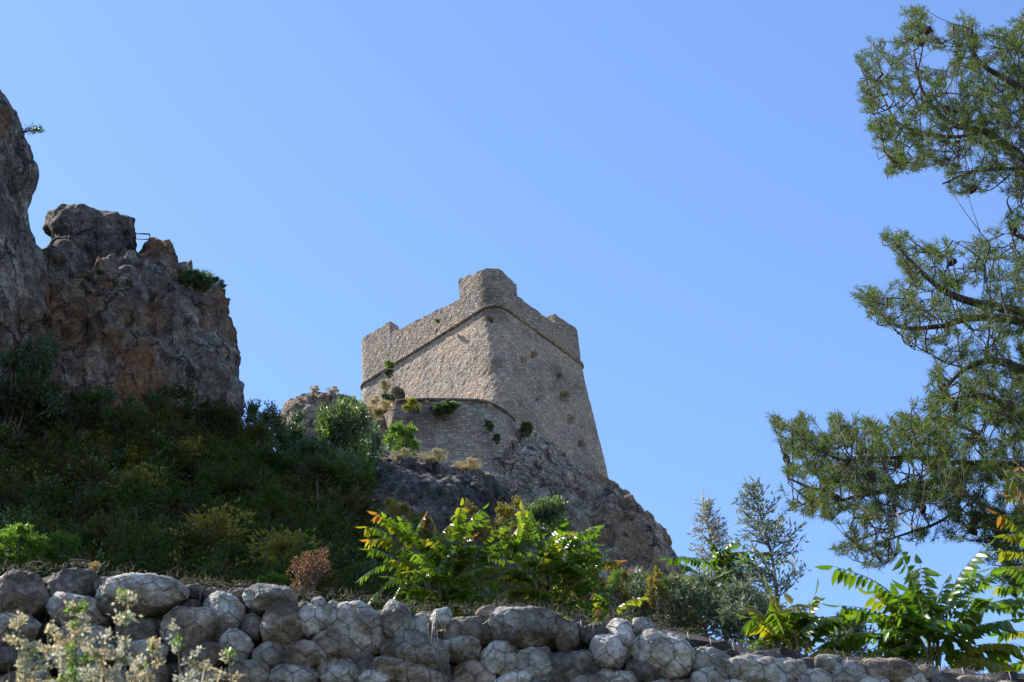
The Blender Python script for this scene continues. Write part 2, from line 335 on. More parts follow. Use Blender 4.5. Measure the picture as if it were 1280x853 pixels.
head2 = secs([(370, 250, 48, 160, 47.5, 1.6), (340, 230, 48, 162, 47.5, 1.4), (325, 225, 48, 170, 47.5, 1.0), (308, 218, 48, 182, 47.8, .8), (300, 212, 48, 190, 47.9, .5)], 110, 2.2)
rock('cliff', [(pillar, .075, .75, .5, 1.7), (head1, .06, .26, 1.0, 5.2), (head2, .06, .22, 1.1, 9.4)], M_cliff, kind='structure')
# left edge cliff; its unseen part toward the camera is added to shade the slope
lc = []
for py, px in ((600, 40), (520, 50), (470, 52), (430, 66), (400, 70), (370, 66), (340, 58), (310, 47), (285, 40), (262, 34), (240, 44), (212, 44), (190, 34), (165, 26), (140, 16), (118, 0), (95, -40), (70, -90)):
    A = at(px - 1, py + 3, 43.5); z = A[2]
    pts = [A, (-17.2, 33, z), (-18.2, 25, z), (-19.5, 18.4, z), (-29, 26, z), (-42, 38, z), (-44, 50, z), (-30, 50, z), (A[0] - 2, 47, z), A]
    pts = np.array([np.array(p) for p in pts]); cap = np.interp(pts[:, 1], [18, 26, 31, 35], [31, 35.5, 40, 60]); pts[:, 2] = np.where(pts[:, 2] > cap, cap + (pts[:, 2] - cap) * .02, pts[:, 2]); seg = np.linalg.norm(np.diff(pts, axis=0), axis=1); s = np.concatenate([[0], np.cumsum(seg)])  # unseen crest capped so it shades the slope but leaves the pine sunlit
    w = np.concatenate([np.linspace(0, s[1], 90, endpoint=False), np.linspace(s[1], s[-2], 130, endpoint=False), np.linspace(s[-2], s[-1], 60, endpoint=False)])
    lc.append(np.stack([np.interp(w, s, pts[:, k]) for k in range(3)], 1)[::-1])
lc = [r[::-1] for r in lc]
V, Fc = loft_rings(lc, .12, .42, .5, 21.3)
o = mesh('cliff', V, [q[::-1] for q in Fc], M_cliff, None, True); tag(o, kind='structure')
# crag below the terrace, crag below the right tower wall, the right buttress
crA = secs([(800, 760, 58, 300, 56, 5), (740, 720, 60, 340, 58, 4.6), (690, 690, 62, 380, 60, 4.2), (660, 675, 64, 410, 62, 4), (640, 668, 65, 430, 64, 3.6), (620, 662, 66, 440, 65, 3.2), (606, 655, 66.5, 450, 65.5, 2.6), (598, 650, 67, 462, 66, 2.0)], 220, 2.6, .35)
crD = secs([(660, 560, 64, 420, 62, 2.5), (600, 545, 65, 425, 63.5, 2.2), (565, 525, 66, 430, 64.5, 1.8), (540, 512, 66.5, 436, 65.5, 1.5), (524, 503, 67, 444, 66, 1.1), (516, 496, 67.3, 452, 66.5, .8)], 130, 2.2, .6)
crB = secs([(800, 830, 64, 560, 58, 5, 780), (740, 808, 66, 575, 60, 4.4, 700), (700, 800, 68, 590, 61.5, 3.8, 650), (670, 788, 70, 600, 63, 3.4, 612), (646, 774, 73, 608, 64.5, 2.8, 580), (630, 765, 75, 616, 65.6, 2.2, 556), (618, 758, 76, 626, 66.6, 1.7, 538), (608, 750, 76.6, 636, 67.6, 1.2, 526)], 240, 2.8, .55)
crC = secs([(820, 853, 61, 740, 59, 3), (760, 843, 62, 740, 60, 2.6), (735, 832, 62.5, 745, 60.5, 2.4), (710, 823, 63, 745, 61, 2.1), (685, 815, 63.5, 748, 61.5, 1.8), (660, 805, 64, 752, 62, 1.5), (645, 793, 64, 758, 62.4, 1.2), (632, 781, 64.2, 768, 63, .7)], 150, 2.4)
rock('crag', [(crA, .085, .55, .55, 31.1), (crD, .075, .35, .8, 91.3), (crB, .085, .6, .5, 41.7), (crC, .07, .34, .8, 55.2)], M_crag, kind='structure')
ocr = secs([(800, 720, 50, 400, 46, 4), (740, 690, 51, 425, 47, 3.4), (700, 660, 51, 440, 48, 3), (665, 648, 51, 436, 48, 2.8), (635, 636, 51, 438, 48.5, 2.5), (612, 618, 51, 446, 49, 2.2), (597, 598, 51, 458, 49.5, 1.8), (586, 574, 51, 478, 50, 1.3), (577, 550, 51, 494, 50.4, .8)], 170, 2.2)
rock('rock_outcrop', [(ocr, .055, .40, .9, 61.5)], M_dark, label='dark grey lichen-covered rock outcrop below the terrace wall, dry grass on its crest', cat='rock')
oc2 = secs([(560, 478, 67, 350, 65, 2), (540, 474, 67, 352, 65, 1.9), (525, 466, 67, 356, 65, 1.7), (514, 455, 67, 362, 65.4, 1.4), (505, 440, 67, 370, 65.8, 1.1), (497, 424, 67, 382, 66.2, .8)], 140, 2.0)
rock('rock_outcrop', [(oc2, .06, .30, 1.0, 71.9)], M_crag, label='low brown rock hump left of the tower, rising behind the round evergreen shrubs', cat='rock')

# ------------------------------------------------------------------ castle tower
Zs = 51.6
Ccor, Aend, Bend = atz(619, 377, Zs)[:2], atz(448, 484, Zs)[:2], atz(732, 459, Zs)[:2]
Dend = Aend + Bend - Ccor
def plan(off, rads, step=.09):
    P = [Dend, Aend, Ccor, Bend]; cen = sum(P) / 4; out = []; info = []
    for i in range(4):
        p0, p1, p2 = P[i - 1], P[i], P[(i + 1) % 4]; r = rads[i]
        a = (p0 - p1) / np.linalg.norm(p0 - p1); b = (p2 - p1) / np.linalg.norm(p2 - p1)
        na = np.array([a[1], -a[0]]); na = na if na @ (p1 - cen) > 0 else -na
        nb = np.array([b[1], -b[0]]); nb = nb if nb @ (p1 - cen) > 0 else -nb
        Mx = np.array([na, nb]); q = np.linalg.solve(Mx, [na @ p1 + off, nb @ p1 + off])      # offset corner
        s0, s1 = q + a * r, q + b * r
        for t in np.linspace(0, 1, 14): out.append((1 - t) ** 2 * s0 + 2 * t * (1 - t) * q + t * t * s1)
    out = np.array(out + [out[0]]); s = np.concatenate([[0], np.cumsum(np.linalg.norm(np.diff(out, axis=0), axis=1))])
    n = int(36 / step); w = np.linspace(0, s[-1], n, endpoint=False)
    return np.stack([np.interp(w, s, out[:, k]) for k in range(2)], 1)
RAD = [.6, .7, 1.1, .7]
base_pt = atz(640, 500, 44)
tower = empty('castle_tower', (1.3, 73, 44), 'tall stone castle tower with a rounded battered front corner, standing on the crag', 'tower')
zsr = np.arange(40.5, Zs + .01, .085); rings = []; Ctr = (Aend + Bend) / 2
holes = [(668, 444, .13), (654, 451, .11), (706, 496, .22), (714, 525, .17), (727, 555, .12), (700, 470, .1), (672, 500, .09), (612, 400, .12)]
hdirs = [(nrm(ray(a, b)), r) for a, b, r in holes]
for z in zsr:
    P2 = plan((Zs - z) * .085, RAD); rings.append(np.column_stack([P2, np.full(len(P2), z)]))
rings = np.array(rings); m = rings.shape[1]
Nn = np.roll(rings, -1, 1) - np.roll(rings, 1, 1); Nn = nrm(np.stack([Nn[..., 1], -Nn[..., 0], 0 * Nn[..., 0]], -1))
if (Nn[0, 0, :2] @ (rings[0, 0, :2] - Ctr)) < 0: Nn = -Nn
Vt = rings.reshape(-1, 3).copy(); Nt = Nn.reshape(-1, 3)
pxy = []
Vr = Vt - O; dep = Vr @ fw; PX = 640 + F * (Vr @ rt) / dep; PY = 426.5 - F * (Vr @ up) / dep
front = (Nt @ (-fw)) > -.2
for i in range(len(Vt)):
    p = Vt[i]; q = Vector(p)
    dd = .03 * noise.fractal(q * .7, 1, 2, 3) + .035 * noise.noise(q * 5.5)
    if front[i] and p[1] < 76 and Vt[i][0] > -9:
        u, v = PX[i], PY[i]
        if 489 < u < 506 and 484 < v < 512 and (v > 492 or (u - 497.5) ** 2 + (v - 493) ** 2 < 62): dd -= .9
        for (hx, hy, r) in holes:
            k = 2232 / 86 * r
            if abs(u - hx) < k and abs(v - hy) < k: dd -= .35
    Vt[i] += Nt[i] * dd
n = len(rings)
Fc = [(j * m + i, j * m + (i + 1) % m, (j + 1) * m + (i + 1) % m, (j + 1) * m + i) for j in range(n - 1) for i in range(m)]
Fc.append(tuple((n - 1) * m + i for i in range(m)))
mesh('wall', Vt, Fc, M_tower, tower, True)
# string course
P2 = plan(.05, RAD); sc_ = Tubes(); rp = np.column_stack([P2, np.full(len(P2), Zs)]); rp = np.vstack([rp, rp[:2]])
for i in range(len(rp)): rp[i][2] += .02 * noise.noise(Vector(rp[i]) * 2)
sc_.add(rp, .08, 8); sc_.build('string_course', M_parapet, tower)
# parapet segments and corner merlons share the plan line
Po, Pi = plan(.01, RAD), plan(-.65, [max(.05, r - .5) for r in RAD]); mm = len(Po)
def nearest(P, q): return int(np.argmin(np.linalg.norm(P - q, axis=1)))
eL = (Aend - Ccor) / np.linalg.norm(Aend - Ccor); eR = (Bend - Ccor) / np.linalg.norm(Bend - Ccor)
lenL, lenR = np.linalg.norm(Aend - Ccor), np.linalg.norm(Bend - Ccor)
iL0, iL1 = nearest(Po, Ccor + eL * 2.35), nearest(Po, Ccor + eL * 7.35)
iR0, iR1 = nearest(Po, Ccor + eR * 1.95), nearest(Po, Ccor + eR * 5.25)
iA = nearest(Po, Aend + (Dend - Aend) / np.linalg.norm(Dend - Aend) * 2.0); iB = nearest(Po, Bend + (Dend - Bend) / np.linalg.norm(Dend - Bend) * 2.2)
iD0 = nearest(Po, Dend + (Bend - Dend) / np.linalg.norm(Bend - Dend) * 2.0); iD1 = nearest(Po, Dend + (Aend - Dend) / np.linalg.norm(Aend - Dend) * 2.0)
def fwd(a, b): return [i % mm for i in range(a, (b if b > a else b + mm) + 1)]
def wallseg(name, idx, h0, h1, parent, seed, jag=.1):
    V = []; K = 16; n = len(idx)
    for q, i in enumerate(idx):
        t = q / (n - 1); h = h0 + (h1 - h0) * t; o2 = Po[i]; j = nearest(Pi, o2 - (Nn[-1, i, :2] * .6)); i2 = Pi[j]
        hh = h + jag * (noise.noise((o2[0] * 2.2 + seed, o2[1] * 2.2, 0)) + .8 * max(0, noise.noise((o2[0] * 5 + seed, o2[1] * 5, 7)) - .1) * -1.2)
        col_ = []
        for k in range(K + 1): col_.append((o2[0], o2[1], Zs + .06 + (hh - .06) * k / K))
        for k in range(1, 4): tt = k / 4; col_.append((o2[0] * (1 - tt) + i2[0] * tt, o2[1] * (1 - tt) + i2[1] * tt, Zs + hh + .04 * noise.noise((o2[0] * 6, k, seed))))
        for k in range(K // 2 + 1): col_.append((i2[0], i2[1], Zs + .06 + (hh - .06) * (1 - k / (K // 2))))
        for p in col_:
            v = Vector(p); d = noise.noise_vector(v * 4.5) * .02; V.append(v + d)
    c = len(V) // n
    Fq = [(a * c + b, (a + 1) * c + b, (a + 1) * c + b + 1, a * c + b + 1) for a in range(n - 1) for b in range(c - 1)]
    Fq.append(tuple(range(c))); Fq.append(tuple((n - 1) * c + b for b in range(c))[::-1])
    return mesh(name, V, Fq, M_parapet, parent, False)
for a in ((iL1, iL0, 2.02, 1.42), (iR0, iR1, 1.38, 1.38), (iB, iD0, 1.4, 1.4), (iD1, iA, 1.5, 1.5)):
    seq = fwd(a[0], a[1]) if ((a[1] - a[0]) % mm) < mm / 2 else fwd(a[1], a[0])[::-1]
    wallseg('parapet', seq, a[2], a[3], tower, 2.2)
def shortest(a, b): return fwd(a, b) if ((b - a) % mm) < mm / 2 else fwd(b, a)[::-1]
wallseg('merlon', shortest(iL0, iR0), 2.58, 2.12, tower, 4.1, .17); wallseg('merlon', shortest(iA, iL1), 2.8, 2.78, tower, 6.4, .08)
wallseg('merlon', shortest(iR1, iB), 2.05, 2.25, tower, 8.8, .14); wallseg('merlon', shortest(iD0, iD1), 2.4, 2.4, tower, 11, .14)

# terrace retaining wall curving round the tower foot
ZT = 42.3
tp = [atz(a, b, ZT) for a, b in ((486, 507), (500, 503), (530, 501), (565, 501), (603, 503), (622, 510), (634, 518), (643, 527))]
tp = [np.array((tp[0][0] - 1.2, tp[0][1] + 2.5, ZT))] + tp + [np.array((tp[-1][0] + .9, tp[-1][1] + 2.2, ZT))]
line = curve(tp, 24); V = []; Hn = 56
tn = np.gradient(line, axis=0); tn = nrm(np.stack([tn[:, 1], -tn[:, 0], 0 * tn[:, 0]], 1))
for i, p in enumerate(line):
    for k in range(Hn + 1):
        z = ZT - 4.6 * (1 - k / Hn); off = .06 * (ZT - z) + (.10 if z < ZT - 2.35 else 0) + (.05 * noise.noise(Vector((p[0], p[1], z)) * 2.5) + .03 * noise.noise(Vector((p[0], p[1], z)) * 7))
        q = p + tn[i] * off; V.append((q[0], q[1], z + (.05 * noise.noise((p[0] * 3, p[1] * 3, 1)) if k == Hn else 0)))
    for k, w in ((0, .35), (1, .6)): q = p - tn[i] * w; V.append((q[0], q[1], ZT - 0.01 * k))
c = Hn + 3; tw = empty('retaining_wall', line[len(line) // 2] - np.array([0, 0, 4.6]), 'curved coursed-stone retaining wall on the crag at the foot of the tower', 'wall')
mesh('wall', V, [(a * c + b, (a + 1) * c + b, (a + 1) * c + b + 1, a * c + b + 1) for a in range(len(line) - 1) for b in range(c - 1)], M_terrace, tw, True)
cop = Tubes(); seg_ = line[40:-24] + tn[40:-24] * .03 + np.array([0, 0, .05]); cop.add(seg_, .07, 6); cop.build('coping', M_parapet, tw)
# small sloping buttress beside the corner
a, b, c3, d3 = at(598, 519, 66.5), at(641, 498, 66.95), at(643, 560, 66.95), at(598, 550, 66.5)
V = []; nb_ = 18
for i in range(nb_ + 1):
    t = i / nb_
    for k in range(nb_ + 1):
        s = k / nb_; p = (a * (1 - t) + b * t) * s + (d3 * (1 - t) + c3 * t) * (1 - s); V.append(Vector(p) + noise.noise_vector(Vector(p) * 5) * .05)
f0 = len(V); V += [v + Vector((.1, .7, 0)) for v in V]; q = nb_ + 1
Fq = [(i * q + k, (i + 1) * q + k, (i + 1) * q + k + 1, i * q + k + 1) for i in range(nb_) for k in range(nb_)]
Fq += [tuple(f0 + j for j in fc[::-1]) for fc in Fq]
rim = [i * q for i in range(q)] + [nb_ * q + k for k in range(1, q)] + [i * q + nb_ for i in range(nb_ - 1, -1, -1)] + [k for k in range(nb_ - 1, 0, -1)]
Fq += [(rim[i], rim[(i + 1) % len(rim)], f0 + rim[(i + 1) % len(rim)], f0 + rim[i])[::-1] for i in range(len(rim))]
tag(mesh('buttress', V, Fq, M_tower), 'small pale triangular stone buttress against the front corner of the tower', 'buttress')
# lookout railing on the pillar
gr = empty('guard_rail', at(187, 308, 47.6), 'thin metal railing between the two heads of the tall rock pillar', 'railing')
r1, r2, r3, r4 = at(187, 293, 47.8), at(168, 292, 48.4), at(187, 306, 47.8), at(170, 306, 48.4)
ra = Tubes(); ra.add([r1, r2], .028); ra.build('top_rail', M_rail, gr); ra = Tubes(); ra.add([(r1 + r3) / 2, (r2 + r4) / 2], .018); ra.build('middle_rail', M_rail, gr)
for p, q in ((r1, r3), (r2, r4)): ra = Tubes(); ra.add([p, q - np.array([0, 0, .25])], .026); ra.build('post', M_rail, gr)

# ------------------------------------------------------------------ gabion wall
ST = []   # px, py, rx, ry, tilt(clockwise), material 0 grey 1 brown 2 dark, depth offset
def A(l, ox, oy, s, dy=0):
    for t in l: ST.append((ox + t[0] / s, oy + t[1] / s, t[2] / s, t[3] / s, t[4], t[5], t[6] if len(t) > 6 else 0))
A([(65, 182, 118, 92, 12, 1), (245, 112, 112, 68, 0, 2, .08), (285, 238, 120, 68, 12, 0), (535, 177, 165, 66, 6, 0, -.02), (425, 215, 62, 48, 0, 2), (28, 310, 85, 55, 8, 0),
   (95, 325, 60, 48, 0, 0, -.04), (20, 420, 85, 42, 5, 2), (300, 335, 105, 44, 8, 0), (505, 300, 100, 66, 5, 2, .1), (718, 312, 115, 82, 10, 1), (830, 250, 88, 92, 18, 0, .04), (1022, 192, 100, 48, 10, 0),
   (952, 297, 40, 50, 0, 2, .03), (1085, 297, 88, 78, 12, 1), (1183, 282, 62, 62, 20, 0), (893, 377, 62, 58, 20, 0), (1020, 417, 62, 48, 5, 0), (1160, 412, 80, 60, 8, 1), (772, 418, 82, 50, -8, 1),
   (545, 405, 85, 45, 5, 0), (400, 405, 75, 42, 0, 2), (955, 482, 85, 52, 5, 0), (1118, 500, 92, 46, 8, 0), (740, 505, 80, 42, 5, 1), (240, 415, 82, 42, 5, 0), (560, 492, 72, 46, 0, 1),
   (718, 145, 52, 28, 0, 2, .08), (805, 155, 62, 30, 4, 2, .1), (718, 212, 36, 30, 0, 2, .06), (372, 112, 45, 34, 10, 2, .1), (1210, 222, 34, 28, 0, 0), (1262, 245, 32, 32, 0, 0), (1252, 365, 62, 50, 18, 1),
   (1253, 480, 55, 48, 0, 1), (885, 150, 40, 26, 0, 2, .1), (1140, 205, 36, 30, 0, 0, .1), (120, 455, 62, 40, 0, 2), (330, 490, 90, 40, 0, 0), (80, 520, 90, 40, 0, 1), (460, 520, 70, 40, 0, 2), (640, 460, 50, 40, 0, 2, .08), (860, 470, 40, 36, 0, 1, .08)],
  0, 680, 3.048)
A([(8, 160, 28, 38, 0, 0), (138, 182, 125, 96, 12, 0), (285, 155, 68, 70, 18, 0), (375, 188, 58, 58, 45, 0, .02), (72, 262, 72, 56, 5, 1), (0, 300, 26, 36, 0, 0), (380, 287, 108, 62, 22, 0, -.03),
   (262, 270, 36, 42, 0, 1, .02), (155, 330, 56, 58, 0, 2, .03), (72, 360, 78, 50, 0, 0), (335, 360, 145, 50, 14, 1), (205, 388, 62, 36, 8, 0), (538, 267, 70, 42, 10, 0), (562, 192, 122, 66, -2, 1, .03),
   (785, 187, 142, 68, 9, 0, -.03), (770, 125, 145, 42, 6, 2, .1), (682, 300, 80, 66, 8, 0), (826, 322, 78, 62, -10, 0), (590, 362, 88, 54, 3, 1, .03), (740, 392, 72, 32, 0, 0), (862, 402, 72, 34, 0, 2),
   (940, 210, 48, 68, -5, 1), (1048, 205, 64, 42, 5, 2, .02), (972, 338, 112, 66, 10, 2), (1098, 285, 70, 58, 15, 0, -.02), (1150, 230, 50, 76, 0, 0), (1228, 187, 42, 34, 0, 0), (1020, 402, 72, 30, 0, 0),
   (460, 158, 36, 42, 35, 0, -.02), (640, 118, 48, 24, 0, 1, .04), (1095, 382, 42, 34, 0, 0), (450, 390, 60, 40, 0, 2, .06), (225, 240, 38, 40, 0, 2, .08), (480, 330, 40, 50, 0, 2, .1), (20, 210, 40, 36, 0, 2, .06)],
  400, 720, 3.048)
A([(68, 275, 66, 88, -12, 0), (38, 372, 48, 60, 0, 0), (165, 232, 52, 42, 0, 0, .03), (262, 362, 140, 96, 24, 0, -.04), (178, 442, 92, 66, 15, 2), (60, 485, 72, 42, 0, 0), (335, 492, 66, 34, 0, 0, .03),
   (490, 402, 92, 66, 18, 0), (478, 480, 80, 52, 0, 0, -.02), (320, 290, 84, 50, 25, 2, .08), (458, 318, 66, 32, 12, 2, .08), (700, 362, 130, 32, -4, 2, .05), (710, 445, 165, 68, 18, 0, -.03), (850, 418, 92, 52, 12, 0, .02),
   (938, 402, 56, 46, 0, 2, .04), (1040, 405, 62, 44, 10, 2), (985, 485, 98, 48, 5, 0), (1150, 460, 96, 66, 18, 0), (1245, 440, 56, 48, 0, 1), (600, 520, 80, 40, 0, 0), (860, 520, 60, 40, 0, 1), (250, 520, 80, 40, 0, 1)],
  760, 720, 3.765)
A([(95, 800, 95, 52, 20, 0), (285, 778, 135, 62, 16, 1), (405, 765, 110, 32, 12, 2, .06), (480, 805, 60, 42, 10, 1), (430, 845, 64, 38, 0, 0), (560, 850, 70, 34, 10, 2), (730, 848, 125, 34, 8, 1), (880, 880, 90, 42, 8, 0), (200, 860, 90, 50, 0, 0), (620, 900, 90, 42, 0, 0), (980, 900, 90, 42, 0, 1)],
  1040, 640, 4.0)
rs = random.Random(4)
def topline(px): return float(np.interp(px, [-450, -120, 0, 90, 200, 400, 560, 640, 800, 900, 1100, 1280, 1420, 1660], [690, 700, 712, 705, 722, 742, 762, 758, 778, 805, 828, 852, 866, 890]))
def overl(px, py, r, lst, f): return any(((px - s[0]) / (s[2] + r * f)) ** 2 + ((py - s[1]) / (s[3] + r * f)) ** 2 < 1 for s in lst)
main = list(ST)
for tries in range(7600):            # small stones filling the gaps, dark colours painting their shade, a lower course and the sides
    px = rs.uniform(-420, 1640); tl = topline(px); py = rs.uniform(tl + 6, tl + 235); r = rs.uniform(9, 34) if (py > 865 or px < -20 or px > 1300) else rs.uniform(6, 15)
    if not overl(px, py, r, main, .72): s = (px, py, r * rs.uniform(1, 1.5), r, rs.uniform(-20, 20), rs.choice([1, 2, 2]) if py < 865 and r < 16 else rs.choice([0, 1, 2]), rs.uniform(.06, .12)); main.append(s)
PXM = 8.55 / F
def ico(sub):
    t = (1 + 5 ** .5) / 2; v = [(-1, t, 0), (1, t, 0), (-1, -t, 0), (1, -t, 0), (0, -1, t), (0, 1, t), (0, -1, -t), (0, 1, -t), (t, 0, -1), (t, 0, 1), (-t, 0, -1), (-t, 0, 1)]
    f = [(0, 11, 5), (0, 5, 1), (0, 1, 7), (0, 7, 10), (0, 10, 11), (1, 5, 9), (5, 11, 4), (11, 10, 2), (10, 7, 6), (7, 1, 8), (3, 9, 4), (3, 4, 2), (3, 2, 6), (3, 6, 8), (3, 8, 9), (4, 9, 5), (2, 4, 11), (6, 2, 10), (8, 6, 7), (9, 8, 1)]
    v = [np.array(a) / np.linalg.norm(a) for a in v]
    for _ in range(sub):
        c = {}; nf = []
        def md(a, b):
            k = (min(a, b), max(a, b))
            if k not in c: p = v[a] + v[b]; v.append(p / np.linalg.norm(p)); c[k] = len(v) - 1
            return c[k]
        for a, b, d in f: x, y, z = md(a, b), md(b, d), md(d, a); nf += [(a, x, z), (b, y, x), (d, z, y), (x, y, z)]
        f = nf
    return np.array(v), f
ICO = {3: ico(3), 4: ico(4)}
splits = [505, 862]
def basket_of(px): return 0 if px < splits[0] else (1 if px < splits[1] else 2)
gab = []
for i, (px, lb) in enumerate(((250, 'left gabion of grey and brown boulders under hexagonal wire, weeds in front'), (680, 'middle gabion of boulders, between the drooping wire seam and the right gabion'), (1080, 'right gabion of pale boulders, sloping down below the long-leaved green saplings'))):
    p = at(px, 850, 7.0); gab.append(empty('gabion', (p[0], 7.0, p[2] - .5), lb, 'gabion', 'gabions forming the boulder wall'))
allV, allF = [], []
def stone_mesh(s, seed):
    px, py, rx, ry, tl, mt, off = s; c = at(px, py, 7.0); ax, az = rx * PXM * .95, ry * PXM * 1.02; ad = (.5 * (ax + az)) * .9; c = c + np.array([0, off + ad * .62, 0])
    v, f = ICO[4 if rx > 20 else 3]; v = v.copy(); r_ = random.Random(seed)
    e = r_.uniform(2.2, 2.9); nrmf = (np.abs(v) ** e).sum(1) ** (1 / e); v = v / nrmf[:, None]
    for _ in range(13):                   # worn facets
        n_ = np.array([r_.gauss(0, 1), r_.gauss(0, 1), r_.gauss(0, 1)]); n_ /= np.linalg.norm(n_); h = r_.uniform(.78, .98); d = v @ n_; k = d > h; v[k] -= np.outer((d[k] - h) * .85, n_)
    sc = np.array([ax, ad, az]); w = v * sc; a = -R(tl)
    X = w[:, 0] * math.cos(a) - w[:, 2] * math.sin(a); Zz = w[:, 0] * math.sin(a) + w[:, 2] * math.cos(a); w = np.stack([X, w[:, 1], Zz], 1)
    am = min(ax, az)
    for i in range(len(w)):
        q = Vector(w[i]) * (1.6 / am) + Vector((seed * 3.1, 0, 0)); w[i] *= 1 + .07 * noise.fractal(q, .9, 2, 4) + .035 * noise.noise(q * 4)
    tgt = w + c; return tgt, f
for k, s in enumerate(main):
    v, f = stone_mesh(s, k + 1); b = sum(len(a) for a in allV); allV.append(v); allF += [tuple(b + j for j in q) for q in f]
    o = mesh('stone', v, f, (M_stone, M_stone_b, M_stone_d)[s[5]], gab[basket_of(s[0])], True)
# rubble core behind the face stones, gap shade painted into its colour, one per basket
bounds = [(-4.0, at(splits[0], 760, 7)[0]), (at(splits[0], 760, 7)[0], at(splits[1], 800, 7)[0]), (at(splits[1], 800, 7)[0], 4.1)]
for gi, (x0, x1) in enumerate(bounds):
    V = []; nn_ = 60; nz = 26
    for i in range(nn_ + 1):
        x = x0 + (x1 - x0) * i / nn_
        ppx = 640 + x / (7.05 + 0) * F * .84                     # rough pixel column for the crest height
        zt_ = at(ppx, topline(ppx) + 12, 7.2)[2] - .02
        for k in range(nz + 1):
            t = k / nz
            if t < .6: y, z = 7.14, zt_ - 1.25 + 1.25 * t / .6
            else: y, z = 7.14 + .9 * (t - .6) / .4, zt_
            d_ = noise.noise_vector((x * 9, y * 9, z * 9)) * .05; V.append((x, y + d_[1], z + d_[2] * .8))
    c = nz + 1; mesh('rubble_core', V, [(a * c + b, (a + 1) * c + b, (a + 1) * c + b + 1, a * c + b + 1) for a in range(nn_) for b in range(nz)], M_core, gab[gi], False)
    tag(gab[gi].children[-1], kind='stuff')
bvh = BVHTree.FromPolygons([Vector(v) for v in np.concatenate(allV)], allF)
# hexagonal mesh draped over the stones
CW, CH = .094, .082
def drape(x, v, ztop):
    if v <= ztop:
        h = bvh.ray_cast(Vector((x, 6.2, v)), Vector((0, 1, 0)), 1.0); y = min(h[0].y if h[0] else 9, 7.09); return [x, y - .004, v]
    yy = 7.06 + (v - ztop); h = bvh.ray_cast(Vector((x, yy, ztop + .6)), Vector((0, 0, -1)), 1.2); z = max(h[0].z if h[0] else -9, ztop - .05); return [x, yy, z + .004]
for gi, (x0, x1) in enumerate(bounds):
    T = Tubes(); xs_ = np.arange(x0, x1, CW); nodes = {}
    def zt_x(x): ppx = 640 + x / 7.05 * F * .84; return at(ppx, topline(ppx) + 10, 7.05)[2]
    def pt(x, v): return drape(x + .012 * noise.noise((x * 4, v * 4, 0)), v + .012 * noise.noise((x * 4, v * 4, 5)), zt_x(x))
    for r_ in range(0, 15):
        for i, x in enumerate(xs_):
            zb = zt_x(x) + .30 - r_ * CH; xo = x + (CW / 2 if r_ % 2 else 0) 
            sk = (zt_x(xo) - zt_x(x))
            pts3 = [((xo, zb + sk), (xo + CW / 2, zb + sk - CH * .38 + zt_x(xo + CW / 2) - zt_x(xo))), ((xo, zb + sk), (xo - CW / 2, zb + sk - CH * .38 + zt_x(xo - CW / 2) - zt_x(xo))), ((xo, zb + sk), (xo, zb + sk + CH * .62))]
            for (a_, b_) in pts3:
                ln = np.array([pt(a_[0] + (b_[0] - a_[0]) * t, a_[1] + (b_[1] - a_[1]) * t) for t in np.linspace(0, 1, 5)])
                for _ in range(2): ln[1:-1, 1] = np.minimum(ln[1:-1, 1], (ln[:-2, 1] + ln[2:, 1]) / 2 + .003)
                if np.abs(np.diff(ln, axis=0)).max() < .07: T.add(ln, .0017, 3)
    T.build('wire_mesh', M_wire, gab[gi], True)
# sagging seam of loose wire between the first two baskets
T = Tubes(); r_ = random.Random(8)
for k in range(7):
    a0 = at(440 + r_.uniform(-6, 10), 762 + r_.uniform(-8, 6), 6.93); m0 = at(552 + r_.uniform(-14, 8) - 3 * k % 7, 800 + r_.uniform(-8, 8), 6.86); b0 = at(572 + r_.uniform(-10, 8), 870 + r_.uniform(-4, 30), 6.9)
    k0 = at(548 + r_.uniform(-6, 8), 765 + r_.uniform(-6, 6), 6.9)
    T.add(curve([k0 if k % 3 else at(545, 762, 6.95), m0, b0], 10), .0017, 3)
T.build('lacing_wire', M_wire, gab[1])

